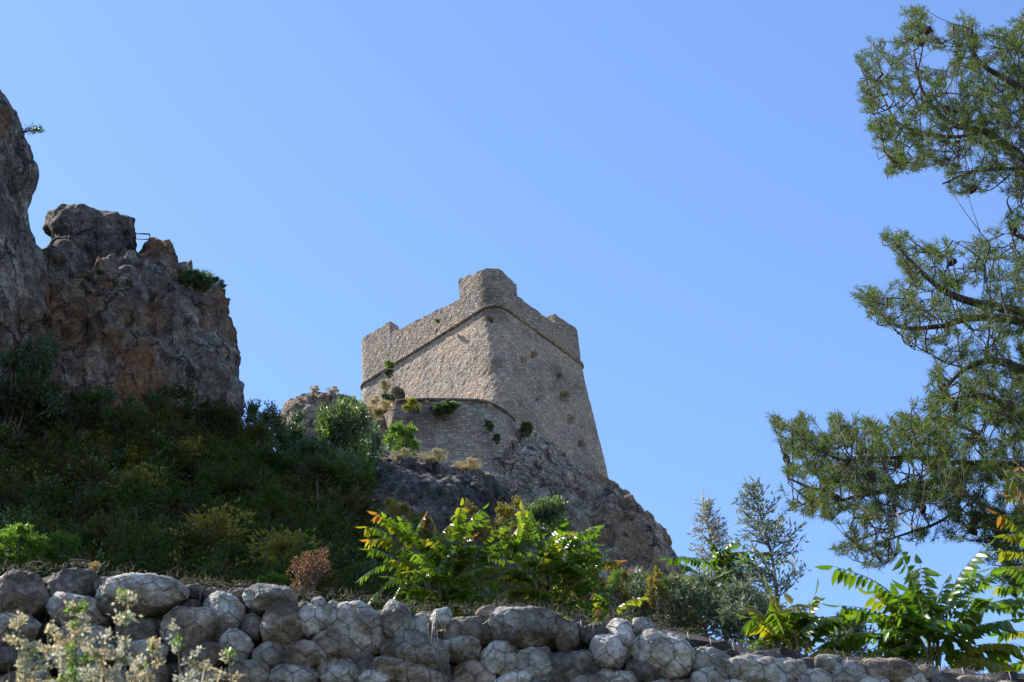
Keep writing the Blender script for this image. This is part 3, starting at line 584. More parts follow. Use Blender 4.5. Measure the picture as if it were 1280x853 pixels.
# ------------------------------------------------------------------ foliage makers
def shrub_mesh(name, rg, rx, ry, rz, n_lobe, twigs, lpt, LL, LW, mats, split=(1.,), upw=.3, lobe=.34, spread=.5, droop=0, top_bias=.3):
    """returns (foliage mesh, stem mesh) around the origin; crown centre at height rz*1.05"""
    q = Quads(); T = Tubes(); cz = rz * 1.02
    lobes = []
    while len(lobes) < n_lobe:
        p = rg.uniform(-1, 1, 3)
        if np.linalg.norm(p) < 1 and np.linalg.norm(p) > .25: p = p * np.array([rx, ry, rz]) * .8; p[2] += cz; lobes.append(p)
    for lp in lobes:
        base = np.array([rg.normal() * rx * .08, rg.normal() * ry * .08, 0.]); mid = (base + lp) / 2 + rg.normal(size=3) * rx * .08; mid[2] = lp[2] * .45
        T.add(curve([base, mid, lp], 5), np.linspace(.028, .008, 11) * (rz + .3), 4)
        lr = lobe * (rx + ry + rz) / 3 * rg.uniform(.7, 1.25)
        D = nrm(rg.normal(size=(twigs, 3)) + np.array([0, 0, upw]) + (lp - np.array([0, 0, cz])) / max(rx, rz) * .6)
        Ln = lr * rg.uniform(.55, 1.25, twigs)
        t = rg.uniform(.25, 1, (twigs, lpt)); pos = lp + D[:, None, :] * (Ln[:, None] * t)[..., None] + rg.normal(size=(twigs, lpt, 3)) * lr * .06
        pos[..., 2] -= droop * (t ** 2) * Ln[:, None]
        dirs = D[:, None, :] + rg.normal(size=(twigs, lpt, 3)) * spread
        pos = pos.reshape(-1, 3); dirs = dirs.reshape(-1, 3); n = len(pos)
        mi = rg.choice(len(split), p=split)
        q.add(leaves(pos, dirs, LL * rg.uniform(.6, 1.3, n), LW * rg.uniform(.7, 1.2, n), rg), int(mi))
        for k in range(0, twigs, 4): T.add([lp, lp + D[k] * Ln[k] * .9], [.006 * (rz + .3), .002], 3)
    fm = q.me(name, mats); sm = bpy.data.meshes.new(name + ' stems'); sm.from_pydata([tuple(map(float, v)) for v in T.V], [], T.F); sm.materials.append(M_twig); return fm, sm
def place(pair, name, loc, label, cat, group=None, sc=(1, 1, 1), rz=0, parts=('foliage', 'stem'), tilt=0):
    r_ = bpy.data.objects.new(name, None); col.objects.link(r_); r_.location = [float(c) for c in loc]; r_.scale = sc; r_.rotation_euler = (0, tilt, rz); tag(r_, label, cat, group)
    for nm, me in zip(parts, pair): o = bpy.data.objects.new(nm, me); col.objects.link(o); o.parent = r_
    return r_
rg = np.random.default_rng(11)
L_ = lambda *k: [M_lf[a] for a in k]
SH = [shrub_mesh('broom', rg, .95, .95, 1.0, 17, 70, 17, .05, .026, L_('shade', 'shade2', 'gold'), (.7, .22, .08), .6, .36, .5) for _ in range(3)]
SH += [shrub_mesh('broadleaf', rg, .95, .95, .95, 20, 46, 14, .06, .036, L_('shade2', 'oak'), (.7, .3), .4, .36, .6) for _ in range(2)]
OAK = [shrub_mesh('evergreen', rg, 1.0, 1.0, .95, 44, 52, 15, .055, .036, L_('oak', 'fig'), (.75, .25), .2, .27, .7) for _ in range(2)]
BRI = shrub_mesh('fresh', rg, 1, 1, .9, 26, 40, 14, .075, .045, L_('bright',), (1.,), .3, .32, .6)
FIG = shrub_mesh('fig', rg, 1, 1, .95, 26, 46, 14, .07, .035, L_('fig', 'bright'), (.8, .2), .5, .33, .5)
GLD = shrub_mesh('gold', rg, 1, 1, .9, 22, 36, 14, .07, .04, L_('gold', 'bright', 'yellow'), (.6, .25, .15), .7, .3, .5)
YEL = shrub_mesh('yellowflower', rg, 1, 1, .8, 20, 26, 12, .10, .05, L_('yellow', 'bright'), (.65, .35), .7, .3, .5)
DRK = shrub_mesh('ivy', rg, 1, .5, 1, 26, 40, 14, .07, .05, L_('oak',), (1.,), .0, .3, .7)
DRY = shrub_mesh('drytuft', rg, 1, 1, .6, 14, 40, 10, .22, .018, L_('dry', 'gold'), (.95, .05), 1.2, .5, .25)
# shaded thicket on the slope
GRP = 'shaded shrubs filling the slope behind the boulder wall'
r_ = random.Random(21); cnt = 0
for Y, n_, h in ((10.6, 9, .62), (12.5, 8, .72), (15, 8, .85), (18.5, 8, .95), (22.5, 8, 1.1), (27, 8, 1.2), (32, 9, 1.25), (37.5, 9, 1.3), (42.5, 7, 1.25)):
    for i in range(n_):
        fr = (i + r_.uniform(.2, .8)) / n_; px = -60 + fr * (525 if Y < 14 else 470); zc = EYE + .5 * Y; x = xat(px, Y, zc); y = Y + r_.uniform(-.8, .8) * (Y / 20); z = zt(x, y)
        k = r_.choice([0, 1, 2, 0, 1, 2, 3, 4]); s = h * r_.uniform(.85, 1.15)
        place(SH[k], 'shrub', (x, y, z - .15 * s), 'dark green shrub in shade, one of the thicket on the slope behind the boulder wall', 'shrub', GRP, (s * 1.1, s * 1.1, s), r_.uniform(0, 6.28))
# low undergrowth between them
q = Quads(); n_ = 26000; yy = 9.0 + (rg.random(n_) ** 1.6) * 30; fx = rg.uniform(-.40, .02, n_); xx = fx * yy * 1.02
zz = np.array([zt(a, b) for a, b in zip(xx, yy)]); hh = .25 + .3 * rg.random(n_); pos = np.stack([xx, yy, zz + hh * rg.random(n_)], 1)
q.add(leaves(pos, rg.normal(size=(n_, 3)) * .5 + np.array([0, 0, 1.]), .08 * (1 + yy / 25), .016 * (1 + yy / 25), rg), 0)
tag(link('undergrowth', q.me('undergrowth', L_('shade2'))), 'low dark undergrowth between the shaded shrubs', 'undergrowth', None, 'stuff')

def shrub_at(pair, px, pyb, Y, w, h, label, cat='shrub', name='shrub', group=None, rz=0., zoff=0):
    """w,h: half width / height in photo pixels; pyb = pixel row of the foot"""
    p = at(px, pyb, Y); d = (p - O) @ fw; u = d / F; p[2] += zoff
    return place(pair, name, p, label, cat, group, (w * u, w * u, h * u / .83 / 2.0), rz)
T1 = 'evergreen shrubs below the tower'
def shrub_top(pair, px, pyt, Y, w, label, cat, name, group=None, rz=0.):
    t = at(px, pyt, Y); z0 = zt(t[0], t[1]) - .2; u = (t - O) @ fw / F; h = t[2] - z0
    return place(pair, name, (t[0], t[1], z0), label, cat, group, (w * u, w * u, h / 2.0), rz)
shrub_top(OAK[0], 322, 496, 47.5, 40, 'dark evergreen bush beside the foot of the tall rock pillar', 'bush', 'evergreen_bush', T1, .3)
shrub_top(OAK[1], 366, 512, 48.5, 34, 'smaller evergreen bush between the pillar-side bush and the large round one', 'bush', 'evergreen_bush', T1, 1.)
shrub_top(FIG, 426, 496, 49, 52, 'large round grey-green evergreen bush below the brown rock hump', 'bush', 'evergreen_bush', T1, 2.3)
shrub_top(OAK[0], 392, 546, 45.5, 42, 'dense evergreen bush half in shade, below the large round one', 'bush', 'evergreen_bush', T1, 4)
shrub_top(OAK[0], 462, 520, 51, 28, 'dark evergreen bush between the round bush and the bright green one', 'bush', 'evergreen_bush', T1, 5)
shrub_top(OAK[1], 325, 560, 43, 50, 'dark evergreen bush in shade, lowest of those right of the pillar', 'bush', 'evergreen_bush', T1, 3)
shrub_top(FIG, 430, 556, 44, 26, 'pale green young bush below the large round evergreen one', 'bush', 'green_bush', None, 3)
shrub_at(BRI, 506, 577, 55, 27, 50, 'bright green sunlit bush on the slope under the tower doorway', 'bush', 'bright_bush', None, 1)
shrub_at(YEL, 517, 517, 63.5, 15, 22, 'yellow-flowering plant at the tower foot, beside the dark doorway', 'plant', 'flowering_plant')
shrub_at(DRK, 557, 521, 64.0, 20, 20, 'dark green caper bush hanging over the top of the curved terrace wall', 'plant', 'wall_plant')
shrub_at(DRK, 612, 540, 64.2, 9, 16, 'dark creeper patch hanging under the right end of the terrace coping', 'plant', 'wall_plant', None, 1.2)
shrub_at(DRK, 621, 556, 64.3, 8, 14, 'small dark creeper patch low on the terrace wall, below the other creeper', 'plant', 'wall_plant', None, 2.2)
shrub_at(DRK, 659, 546, 66.5, 13, 20, 'round dark bush at the foot of the shaded tower wall', 'bush', 'wall_plant', None, 2)
shrub_at(DRK, 486, 512, 70.6, 11, 24, 'dark ivy at the foot of the tower directly left of the doorway', 'ivy', 'ivy', None, .8)
shrub_at(DRY, 481, 492, 71.2, 9, 22, 'thinner dry creeper on the tower wall above the doorway ivy', 'ivy', 'ivy', None, 2)
shrub_at(DRK, 486, 474, 71.6, 7, 14, 'small dark ivy patch just under the string course', 'ivy', 'ivy', None, 3)
shrub_at(BRI, 487, 460, 72.3, 7, 10, 'small light green tuft on the string course above the ivy', 'plant', 'wall_plant')
shrub_at(BRI, 547, 404, 72.6, 4, 6, 'tiny green tuft growing from the left parapet', 'plant', 'wall_plant')
shrub_at(FIG, 690, 712, 54, 42, 84, 'grey-green bush in front of the crag, behind the sunlit saplings', 'bush', 'green_bush', None, 2)
shrub_at(FIG, 735, 725, 52, 22, 42, 'small grey-green bush right of the larger one at the crag foot', 'bush', 'green_bush', None, 4)
shrub_at(OAK[0], 245, 372, 46.6, 24, 34, 'dark bush on the shoulder of the rock pillar, right of its second head', 'bush', 'cliff_bush', None, 4)
shrub_at(OAK[1], 268, 366, 47.2, 16, 18, 'low bush near the outer edge of the rock pillar', 'bush', 'cliff_bush', None, 1)
shrub_at(OAK[1], 130, 378, 44.6, 40, 34, 'dark bush in the cleft below the larger head of the rock pillar', 'bush', 'cliff_bush', None, 3)
for i, (px, py, Y, w, h, lb) in enumerate([(12, 566, 40, 60, 120, 'black-green bush hard against the left cliff'), (75, 566, 41, 56, 84, 'dark bush at the foot of the left cliff where it meets the pillar'), (135, 566, 42, 60, 74, 'dark bush under the left half of the rock pillar'),
        (205, 572, 43, 54, 88, 'dark bush under the middle of the rock pillar'), (262, 582, 43, 46, 80, 'dark bush under the right edge of the rock pillar'), (40, 560, 42, 40, 150, 'tall dark bush in the corner of the left cliff')]):
    shrub_at([SH[3], SH[4], OAK[0]][i % 3], px, py, Y, w, h, lb, 'bush', 'cliff_bush', None, i * 1.1)
# dry tufts
tufts = [(395, 492, 66, 8, 12, 'crest of the brown rock hump'), (418, 494, 66, 10, 12, 'right end of the brown rock hump'), (480, 516, 63.6, 20, 10, 'slope left of the yellow-flowering plant'), (450, 520, 63.6, 14, 10, 'slope between the rock hump and the tower'),
         (505, 576, 49.4, 16, 14, 'left top of the dark outcrop'), (476, 588, 49.6, 9, 14, 'left shoulder of the dark outcrop'), (545, 580, 49.6, 22, 15, 'middle of the dark outcrop crest'), (588, 592, 49.6, 20, 17, 'right crest of the dark outcrop'), (605, 604, 50, 12, 12, 'right end of the dark outcrop'),
         (470, 506, 70, 10, 12, 'foot of the tower below the ivy'), (120, 712, 7.3, 9, 10, 'rubble left of the long pale boulder')]
for px, py, Y, w, h, wh in tufts: shrub_at(DRY, px, py, Y, w, h, 'tuft of dry straw grass on the ' + wh, 'grass tuft', 'grass_tuft', 'dry grass tufts')
shrub_at(YEL, 610, 606, 50, 9, 16, 'small yellow plant at the right end of the dark outcrop', 'plant', 'flowering_plant')
# horizontal little tree on the left cliff
t = empty('small_tree', at(26, 165, 43.3), 'tiny wind-bent tree sticking out from the edge of the left cliff', 'tree')
T = Tubes(); T.add(curve([at(22, 166, 43.3), at(34, 164, 43.2), at(50, 163, 43)], 6), np.linspace(.04, .015, 13), 5); T.build('trunk', M_bark, t)
q = Quads(); n_ = 150; c = rg.beta(2, 2, n_); pp = np.array([at(28 + 28 * a, 163 - 9 * rg.random() ** 2 * math.sin(math.pi * a) + 3 * rg.random(), 43.1 + .4 * rg.normal()) for a in c]); q.add(leaves(pp, rg.normal(size=(n_, 3)) + np.array([.8, 0, .4]), .16, .03, rg)); link('crown', q.me('small crown', L_('oak')), t)

# ------------------------------------------------------------------ tree-of-heaven saplings (compound leaves)
class Fronds:
    def __init__(s): s.V = []; s.F = []; s.M = []; s.T = Tubes()
    def frond(s, b, t, r_, n=12, ll=.11, lw=.034, arch=.12, mat_=0, tipmat=None, droop=.75):
        b, t = np.asarray(b), np.asarray(t); Ln = np.linalg.norm(t - b); mid = (b + t) / 2 + np.array([0, 0, arch * Ln]); P = curve([b, mid, t], 12); s.T.add(P, np.linspace(.0045, .0015, len(P)) * (ll / .11), 4)
        cum = np.concatenate([[0], np.cumsum(np.linalg.norm(np.diff(P, axis=0), axis=1))]); cum /= cum[-1]
        for k in range(n + 1):
            u = .2 + .8 * k / n; p = np.array([np.interp(u, cum, P[:, j]) for j in range(3)]); ax = nrm(np.array([np.interp(min(1, u + .04), cum, P[:, j]) - np.interp(u - .05, cum, P[:, j]) for j in range(3)]))
            sd = np.cross(ax, [0, 0, 1.]); sd = sd / max(np.linalg.norm(sd), 1e-3); upn = np.cross(sd, ax)
            prof = math.sin(math.pi * min(1, .22 + .72 * (1 - abs(u - .55) * 1.1))) * .55 + .5
            for sg in ((-1, 1) if k < n else (0,)):
                dr = droop * r_.uniform(.7, 1.2); d = sd * sg * (1 - .35 * dr) + ax * (.42 if sg else 1) + np.array([0, 0, -dr * (1 if sg else .5)]) + np.array([r_.gauss(0, .09) for _ in range(3)]); d = d / np.linalg.norm(d)
                wn_ = np.cross(d, ax if sg else sd); wn_ = np.cross(d, nrm(wn_ + np.array([r_.gauss(0, .25) for _ in range(3)]))); wn_ = wn_ / max(np.linalg.norm(wn_), 1e-6); nn = np.cross(wn_, d)
                l_ = ll * prof * r_.uniform(.85, 1.1); w_ = lw * prof; m_ = tipmat if (tipmat is not None and u > r_.uniform(.78, .95)) else mat_
                i0 = len(s.V); cv = r_.uniform(.08, .22)
                def q_(a, bb, up_=0): return p + d * l_ * a + wn_ * w_ * bb + nn * (-(a ** 2) * cv * l_ + up_ * w_)
                s.V += [q_(0, 0), q_(.28, .48, .16), q_(.65, .40, .14), q_(1, 0), q_(.65, -.40, .14), q_(.28, -.48, .16), q_(.28, 0), q_(.65, 0)]
                s.F += [tuple(i0 + j for j in f) for f in ((0, 1, 6), (0, 6, 5), (1, 2, 7, 6), (6, 7, 4, 5), (2, 3, 7), (7, 3, 4))]; s.M += [m_] * 6
    def build(s, root, stem=None):
        mesh('foliage', s.V, s.F, L_('ail', 'ail_y', 'ail_o'), root, True, s.M); s.T.build('stem', M_stem, root)
def sapling(label, foot, Y, stems, given, fill, ll, seed, area=None, spr=.5, tipp=.25, name='tree_of_heaven_sapling'):
    r_ = random.Random(seed); fr = Fronds(); root = empty(name, at(foot[0], foot[1], Y) , label, 'sapling', 'tree-of-heaven saplings')
    u = (at(foot[0], foot[1], Y) - O) @ fw / F; nodes = []
    for sx, sy, dy in stems:
        a = at(foot[0], foot[1], Y); b = at(sx, sy, Y + dy); mid = (a + b) / 2 + np.array([r_.uniform(-.03, .03), 0, .04]); a[2] -= .12
        P = curve([a, mid, b], 10); fr.T.add(P, np.linspace(.012, .005, len(P)), 6); nodes += [(p, (b - a) / np.linalg.norm(b - a), k / len(P)) for k, p in enumerate(P) if k > len(P) * .14]
    for (x0, y0, x1, y1, mt, tm, dy) in given:
        fr.frond(at(x0, y0, Y), at(x1, y1, Y + dy), r_, 13, ll, ll * .36, .1, mt, tm)
    for _ in range(fill):
        p, d, t = r_.choice(nodes); a = r_.uniform(0, 2 * math.pi); el = r_.uniform(-.25, .75) * (.6 + t * .7); Ln = r_.uniform(.6, 1.1) * spr
        v = np.array([math.cos(a) * math.cos(el), math.sin(a) * math.cos(el) * .8, math.sin(el)]); m_ = 0 if r_.random() > .12 else 1
        fr.frond(p, p + v * Ln, r_, r_.randint(9, 13), ll * r_.uniform(.8, 1.05), ll * .34, r_.uniform(.05, .2), m_, r_.choice([1, 2]) if r_.random() < tipp * t else None, r_.uniform(.5, .9))
    fr.build(root)
def cg(l, ox, oy, s): return [(ox + a / s, oy + b / s, ox + c / s, oy + d / s, e, f, dy) for a, b, c, d, e, f, dy in l]
sapling('bushy green sapling with orange tips, the leftmost one behind the boulder wall', (548, 766), 8.25,
        [(515, 680, 0), (545, 670, .1), (575, 668, -.1), (500, 700, 0), (600, 690, 0), (540, 720, -.2), (590, 720, .2)],
        cg([(330, 250, 170, 120, 0, 2, -.1), (300, 290, 85, 205, 0, 1, 0), (310, 330, 112, 290, 1, 2, -.1), (290, 430, 118, 350, 0, None, 0), (340, 440, 58, 545, 0, None, -.1), (320, 550, 130, 690, 0, None, -.2), (400, 310, 470, 150, 0, 2, 0),
            (420, 300, 350, 140, 0, 1, .1), (560, 310, 650, 195, 1, None, 0), (620, 400, 545, 175, 0, 2, 0), (700, 380, 795, 275, 0, 2, 0), (690, 400, 735, 270, 1, 2, 0), (800, 440, 940, 380, 0, None, -.1), (400, 560, 280, 690, 0, None, -.2)], 440, 620, 5.33),
        90, .058, 5, None, .25, .25)
sapling('bushy green and yellow sapling right of the leftmost one, above the largest pale boulder', (690, 765), 8.2,
        [(650, 685, 0), (680, 670, .1), (700, 690, -.1), (720, 700, 0), (665, 710, -.1), (740, 720, 0)],
        cg([(1060, 330, 930, 210, 1, None, 0), (1040, 320, 1130, 185, 1, 2, 0), (1120, 560, 990, 535, 1, 2, -.15), (1150, 640, 990, 655, 1, 2, -.2)], 440, 620, 5.33) +
        [(680, 690, 715, 668, 0, 2, 0), (700, 690, 745, 680, 0, None, 0), (700, 700, 640, 690, 0, None, 0), (705, 720, 770, 700, 0, 2, 0), (700, 735, 765, 745, 0, None, -.1), (690, 735, 630, 750, 0, None, -.1), (670, 720, 615, 738, 0, None, -.1)],
        84, .058, 9, None, .25, .25)
sapling('small yellow-leaved sprig at the wall crest left of the olive shrubs', (770, 775), 8.4, [(757, 758, 0)], [(760, 768, 720, 750, 2, 1, 0), (760, 768, 735, 775, 1, 2, 0), (765, 765, 800, 748, 1, 1, 0), (765, 768, 740, 740, 1, 2, 0)], 4, .05, 12, None, .14, .8)
sapling('airy green sapling against the sky, in front of the pointed silvery tree', (905, 780), 10.2, [(880, 715, 0), (895, 700, .1), (870, 730, 0), (930, 700, 0)],
        [(885, 705, 835, 697, 0, None, 0), (885, 700, 912, 685, 0, None, 0), (895, 700, 935, 690, 1, 0, 0), (900, 720, 950, 715, 0, None, 0), (870, 725, 850, 740, 0, None, 0), (860, 745, 828, 752, 0, None, -.1), (875, 720, 850, 705, 0, None, .1), (905, 700, 890, 680, 0, None, 0)], 26, .068, 14, None, .28, .1)
sapling('low sapling with yellow-green fans, left of the big arching sapling', (1000, 832), 7.9, [(975, 770, 0), (1018, 765, 0), (990, 790, -.1)],
        [(992, 812, 962, 738, 1, 1, 0), (1005, 808, 1018, 745, 0, None, 0), (990, 815, 938, 772, 1, 0, -.1), (1010, 810, 1052, 770, 0, None, .1), (1000, 815, 990, 755, 1, 1, .1), (995, 820, 945, 800, 0, None, -.1), (1015, 815, 1055, 800, 0, None, 0), (975, 800, 940, 758, 1, 1, .1)], 12, .10, 21, None, .24, .1)
sapling('big arching green sapling with long fronds like feathers, at the right above the wall', (1165, 850), 7.9, [(1160, 775, 0), (1180, 765, .1), (1140, 790, -.1), (1200, 790, 0)],
        [(1145, 765, 1043, 708, 0, None, 0), (1162, 790, 1127, 690, 0, None, 0), (1172, 785, 1228, 685, 0, None, 0), (1185, 790, 1276, 746, 0, None, 0), (1145, 790, 1052, 757, 0, None, 0), (1165, 800, 1150, 705, 0, None, .15), (1175, 800, 1240, 715, 0, None, .2), (1180, 810, 1260, 775, 0, None, -.15),
         (1150, 812, 1060, 792, 0, None, -.1), (1160, 815, 1095, 770, 0, None, .2), (1170, 820, 1215, 760, 0, None, -.1), (1165, 815, 1180, 730, 0, None, .1), (1150, 820, 1085, 820, 0, 1, -.2), (1180, 825, 1270, 805, 1, None, -.1), (1185, 830, 1250, 830, 1, None, -.2), (1170, 825, 1120, 845, 1, None, -.25)], 28, .105, 33, None, .33, .0)
sapling('tall sapling with yellow and orange tips entering at the right edge', (1310, 860), 8.6, [(1300, 640, 0), (1308, 700, 0), (1312, 760, 0)],
        [(1300, 660, 1262, 598, 2, 1, 0), (1300, 690, 1248, 642, 1, 2, 0), (1305, 655, 1255, 615, 1, 2, .1), (1305, 705, 1250, 688, 1, 1, 0), (1310, 750, 1245, 732, 0, 1, 0), (1305, 680, 1258, 668, 1, 1, .1), (1312, 770, 1255, 752, 0, None, 0), (1300, 720, 1262, 710, 1, 0, .2), (1310, 800, 1250, 790, 1, 0, 0), (1310, 650, 1272, 580, 1, 2, .1)], 16, .075, 41, None, .3, .4)

# ------------------------------------------------------------------ olives
def olive(label, foot, tip, Y, wpx, n_br, seed, ll=.045, foot_w=.25, name='olive_sapling', cat='tree', dens=1.):
    rg_ = np.random.default_rng(seed); a, b = at(*foot, Y), at(*tip, Y + .1); u = (a - O) @ fw / F; T = Tubes(); q = Quads(); root = empty(name, a, label, cat)
    lead = curve([a, (a + b) / 2 + np.array([wpx * u * .12, 0, 0]), b], 14); T.add(lead, np.linspace(.016, .003, len(lead)), 5)
    for k in range(n_br):
        t = .12 + .88 * (k / n_br) ** .9; p = lead[int(t * (len(lead) - 1))]; an = rg_.uniform(0, 2 * math.pi); el = rg_.uniform(.2, .9); w = wpx * u * (1.02 - t) ** .75 * rg_.uniform(.55, 1.15) + .04
        v = np.array([math.cos(an) * math.cos(el), math.sin(an) * math.cos(el), math.sin(el)]); e = p + v * w; br = curve([p, (p + e) / 2 + np.array([0, 0, -.05 * w]), e], 7); T.add(br, np.linspace(.005, .0015, len(br)), 3)
        nl = int(w / .011 * dens) + 6; tt = rg_.uniform(.15, 1.03, nl); pos = p + v * w * tt[:, None] + rg_.normal(size=(nl, 3)) * .012
        q.add(leaves(pos, v * .8 + rg_.normal(size=(nl, 3)) * .65, ll * rg_.uniform(.7, 1.2, nl), ll * .25, rg_, .05))
    T.build('trunk', M_twig, root); link('crown', q.me('olive crown', L_('silver' if name == 'olive_tree' else 'olive')), root)
olive('tall airy silvery tree between the pointed tree and the pine', (975, 790), (938, 606), 10.0, 74, 78, 3, .05, name='olive_tree')
olive('narrow pointed silvery tree right of the crag', (897, 770), (878, 626), 10.6, 40, 90, 4, .038, name='olive_tree', dens=1.3)
for i, (px, py, tx, ty, w, lb) in enumerate([(800, 790, 795, 722, 46, 'silvery olive shrub at the crag foot, leftmost of the row'), (840, 795, 838, 728, 50, 'silvery olive shrub directly left of the airy sapling'), (880, 805, 872, 725, 56, 'dense silvery olive shrub below the pointed tree'),
                                    (925, 815, 920, 738, 52, 'silvery olive shrub behind the end of the middle gabion'), (960, 825, 950, 748, 44, 'silvery olive shrub behind the yellow-green fans'), (1060, 830, 1060, 775, 34, 'small dark olive shrub between the two green saplings')]):
    olive(lb, (px, py), (tx, ty), 9.5 + .15 * (i % 3), w, 110, 60 + i, .045, name='olive_shrub', cat='shrub', dens=.95)
gl = [(496, 694, 11, 28, 76, 'behind the leftmost sapling'), (528, 684, 11, 20, 44, 'above the leftmost sapling'), (590, 694, 11, 22, 66, 'between the two bushy saplings'), (640, 700, 11, 30, 76, 'behind the second bushy sapling'), (610, 690, 11.4, 14, 40, 'with upright golden plumes between the saplings'),
      (735, 765, 9.3, 28, 66, 'at the crest right of the second sapling'), (775, 765, 9.2, 24, 62, 'left of the olive shrubs'), (825, 762, 9.3, 18, 50, 'in front of the crag\'s right end'), (705, 770, 10.2, 28, 40, 'low behind the crest stones')]
for i, (px, py, Y, w, h, lb) in enumerate(gl): shrub_at(GLD, px, py, Y, w, h, 'yellow-green turning shrub ' + lb, 'shrub', 'golden_shrub', 'yellowing shrubs behind the wall', i * 1.3)
shrub_at(SH[3], 920, 770, 10.9, 34, 60, 'dark leafy shrub behind the airy sapling', 'shrub', 'shrub', None, 2)
shrub_at(BRI, 20, 712, 9.6, 42, 52, 'green bush behind the wall at the left edge', 'bush', 'bright_bush', None, 2)
shrub_at(BRI, 72, 705, 9.9, 30, 38, 'lower green bush beside the left-edge one', 'bush', 'bright_bush', None, 3)
shrub_at(BRI, 340, 742, 9.4, 22, 24, 'low green plant behind the wall left of the withered brown plant', 'plant', 'bright_bush', None, 3)
# withered brown plant
root = empty('withered_plant', at(388, 752, 8.1), 'withered rust-brown seed plant standing on the crest of the boulder wall', 'plant'); T = Tubes(); q = Quads(); a = at(388, 752, 8.1)
for k in range(16):
    e = at(388 + rs.uniform(-24, 24), 690 + abs(rs.gauss(0, 16)), 8.1 + rs.uniform(-.1, .1)); T.add(curve([a, (a + e) / 2 + np.array([0, 0, .02]), e], 6), np.linspace(.004, .0015, 13), 3)
    n_ = 34; dd = nrm(rg.normal(size=(n_, 3))); q.add(leaves(e + dd * .020 * rg.random((n_, 1)) ** .4, dd, .016, .012, rg))
    for _ in range(2): e2 = a + (e - a) * rs.uniform(.5, .85) + np.array([rs.uniform(-.05, .05), 0, .01]); dd = nrm(rg.normal(size=(22, 3))); q.add(leaves(e2 + dd * .018, dd, .014, .011, rg)); T.add([a + (e - a) * .45, e2], .0015, 3)
T.build('stem', M_twig, root); link('seed_heads', q.me('seed heads', L_('brown')), root)

# ------------------------------------------------------------------ pine
PY_ = 11.3; trunk = [at(1400, 1010, 11.6), at(1372, 800, 11.5), at(1350, 560, 11.4), at(1332, 330, 11.3), at(1318, 120, 11.2), at(1305, -80, 11.2)]
trunk[0][2] = zt(trunk[0][0], trunk[0][1]) - .2
pine = empty('pine_tree', (trunk[0][0], trunk[0][1], trunk[0][2] + .2), 'large pine with its trunk beyond the right edge, branches reaching in against the sky', 'tree')
T = Tubes(); T.add(curve(trunk, 12), np.linspace(.17, .05, 61), 10); T.build('trunk', M_bark, pine)
limbs = [[(1345, 260), (1290, 205), (1232, 165), (1180, 150), (1150, 112), (1142, 62)], [(1232, 165), (1170, 170), (1120, 150), (1092, 100)], [(1335, 160), (1270, 110), (1225, 75), (1215, 30)], [(1290, 205), (1215, 215), (1180, 230)],
         [(1345, 430), (1280, 403), (1221, 398), (1176, 409), (1126, 409), (1090, 384)], [(1345, 400), (1262, 388), (1199, 372), (1165, 352), (1137, 324), (1114, 300)], [(1340, 500), (1290, 470), (1240, 450), (1195, 470), (1160, 520)],
         [(1360, 590), (1280, 583), (1221, 581), (1180, 600), (1120, 608), (1060, 625), (1018, 636)], [(1221, 581), (1180, 575), (1131, 572), (1052, 575), (1000, 545)], [(1220, 585), (1200, 610), (1190, 640), (1140, 665), (1080, 690)],
         [(1345, 430), (1420, 395), (1500, 385), (1560, 350)], [(1360, 590), (1440, 575), (1540, 590), (1600, 560)], [(1335, 200), (1400, 170), (1480, 160), (1520, 120)], [(1322, 60), (1380, 20), (1430, 10)], [(1355, 540), (1285, 520), (1225, 495), (1185, 500)], [(1345, 330), (1290, 300), (1262, 290)], [(1360, 650), (1300, 655), (1255, 650), (1220, 660)], [(1365, 700), (1310, 690), (1265, 690)], [(1060, 625), (1030, 610), (985, 600)], [(1330, 80), (1290, 40), (1275, 20)]]
nodes = []
for i, l in enumerate(limbs):
    r0 = .045 if l[0][0] > 1300 else .018; yo = rs.uniform(-.5, .5) if l[0][0] > 1300 else None
    pts = [at(x, y, PY_ + .6 * math.sin(i * 2.1) * k / len(l)) for k, (x, y) in enumerate(l)]
    if l[0][0] < 1300: d_ = [np.linalg.norm(pts[0] - n_[0]) for n_ in nodes]; j = int(np.argmin(d_)); pts[0] = nodes[j][0]
    P = curve(pts, 10); P += np.array([noise.noise_vector(Vector(p) * 3) for p in P]) * .03; T = Tubes(); T.add(P, np.linspace(r0, .007, len(P)), 6); T.build('branch', M_bark, pine); nodes += [(p, 0) for p in P]
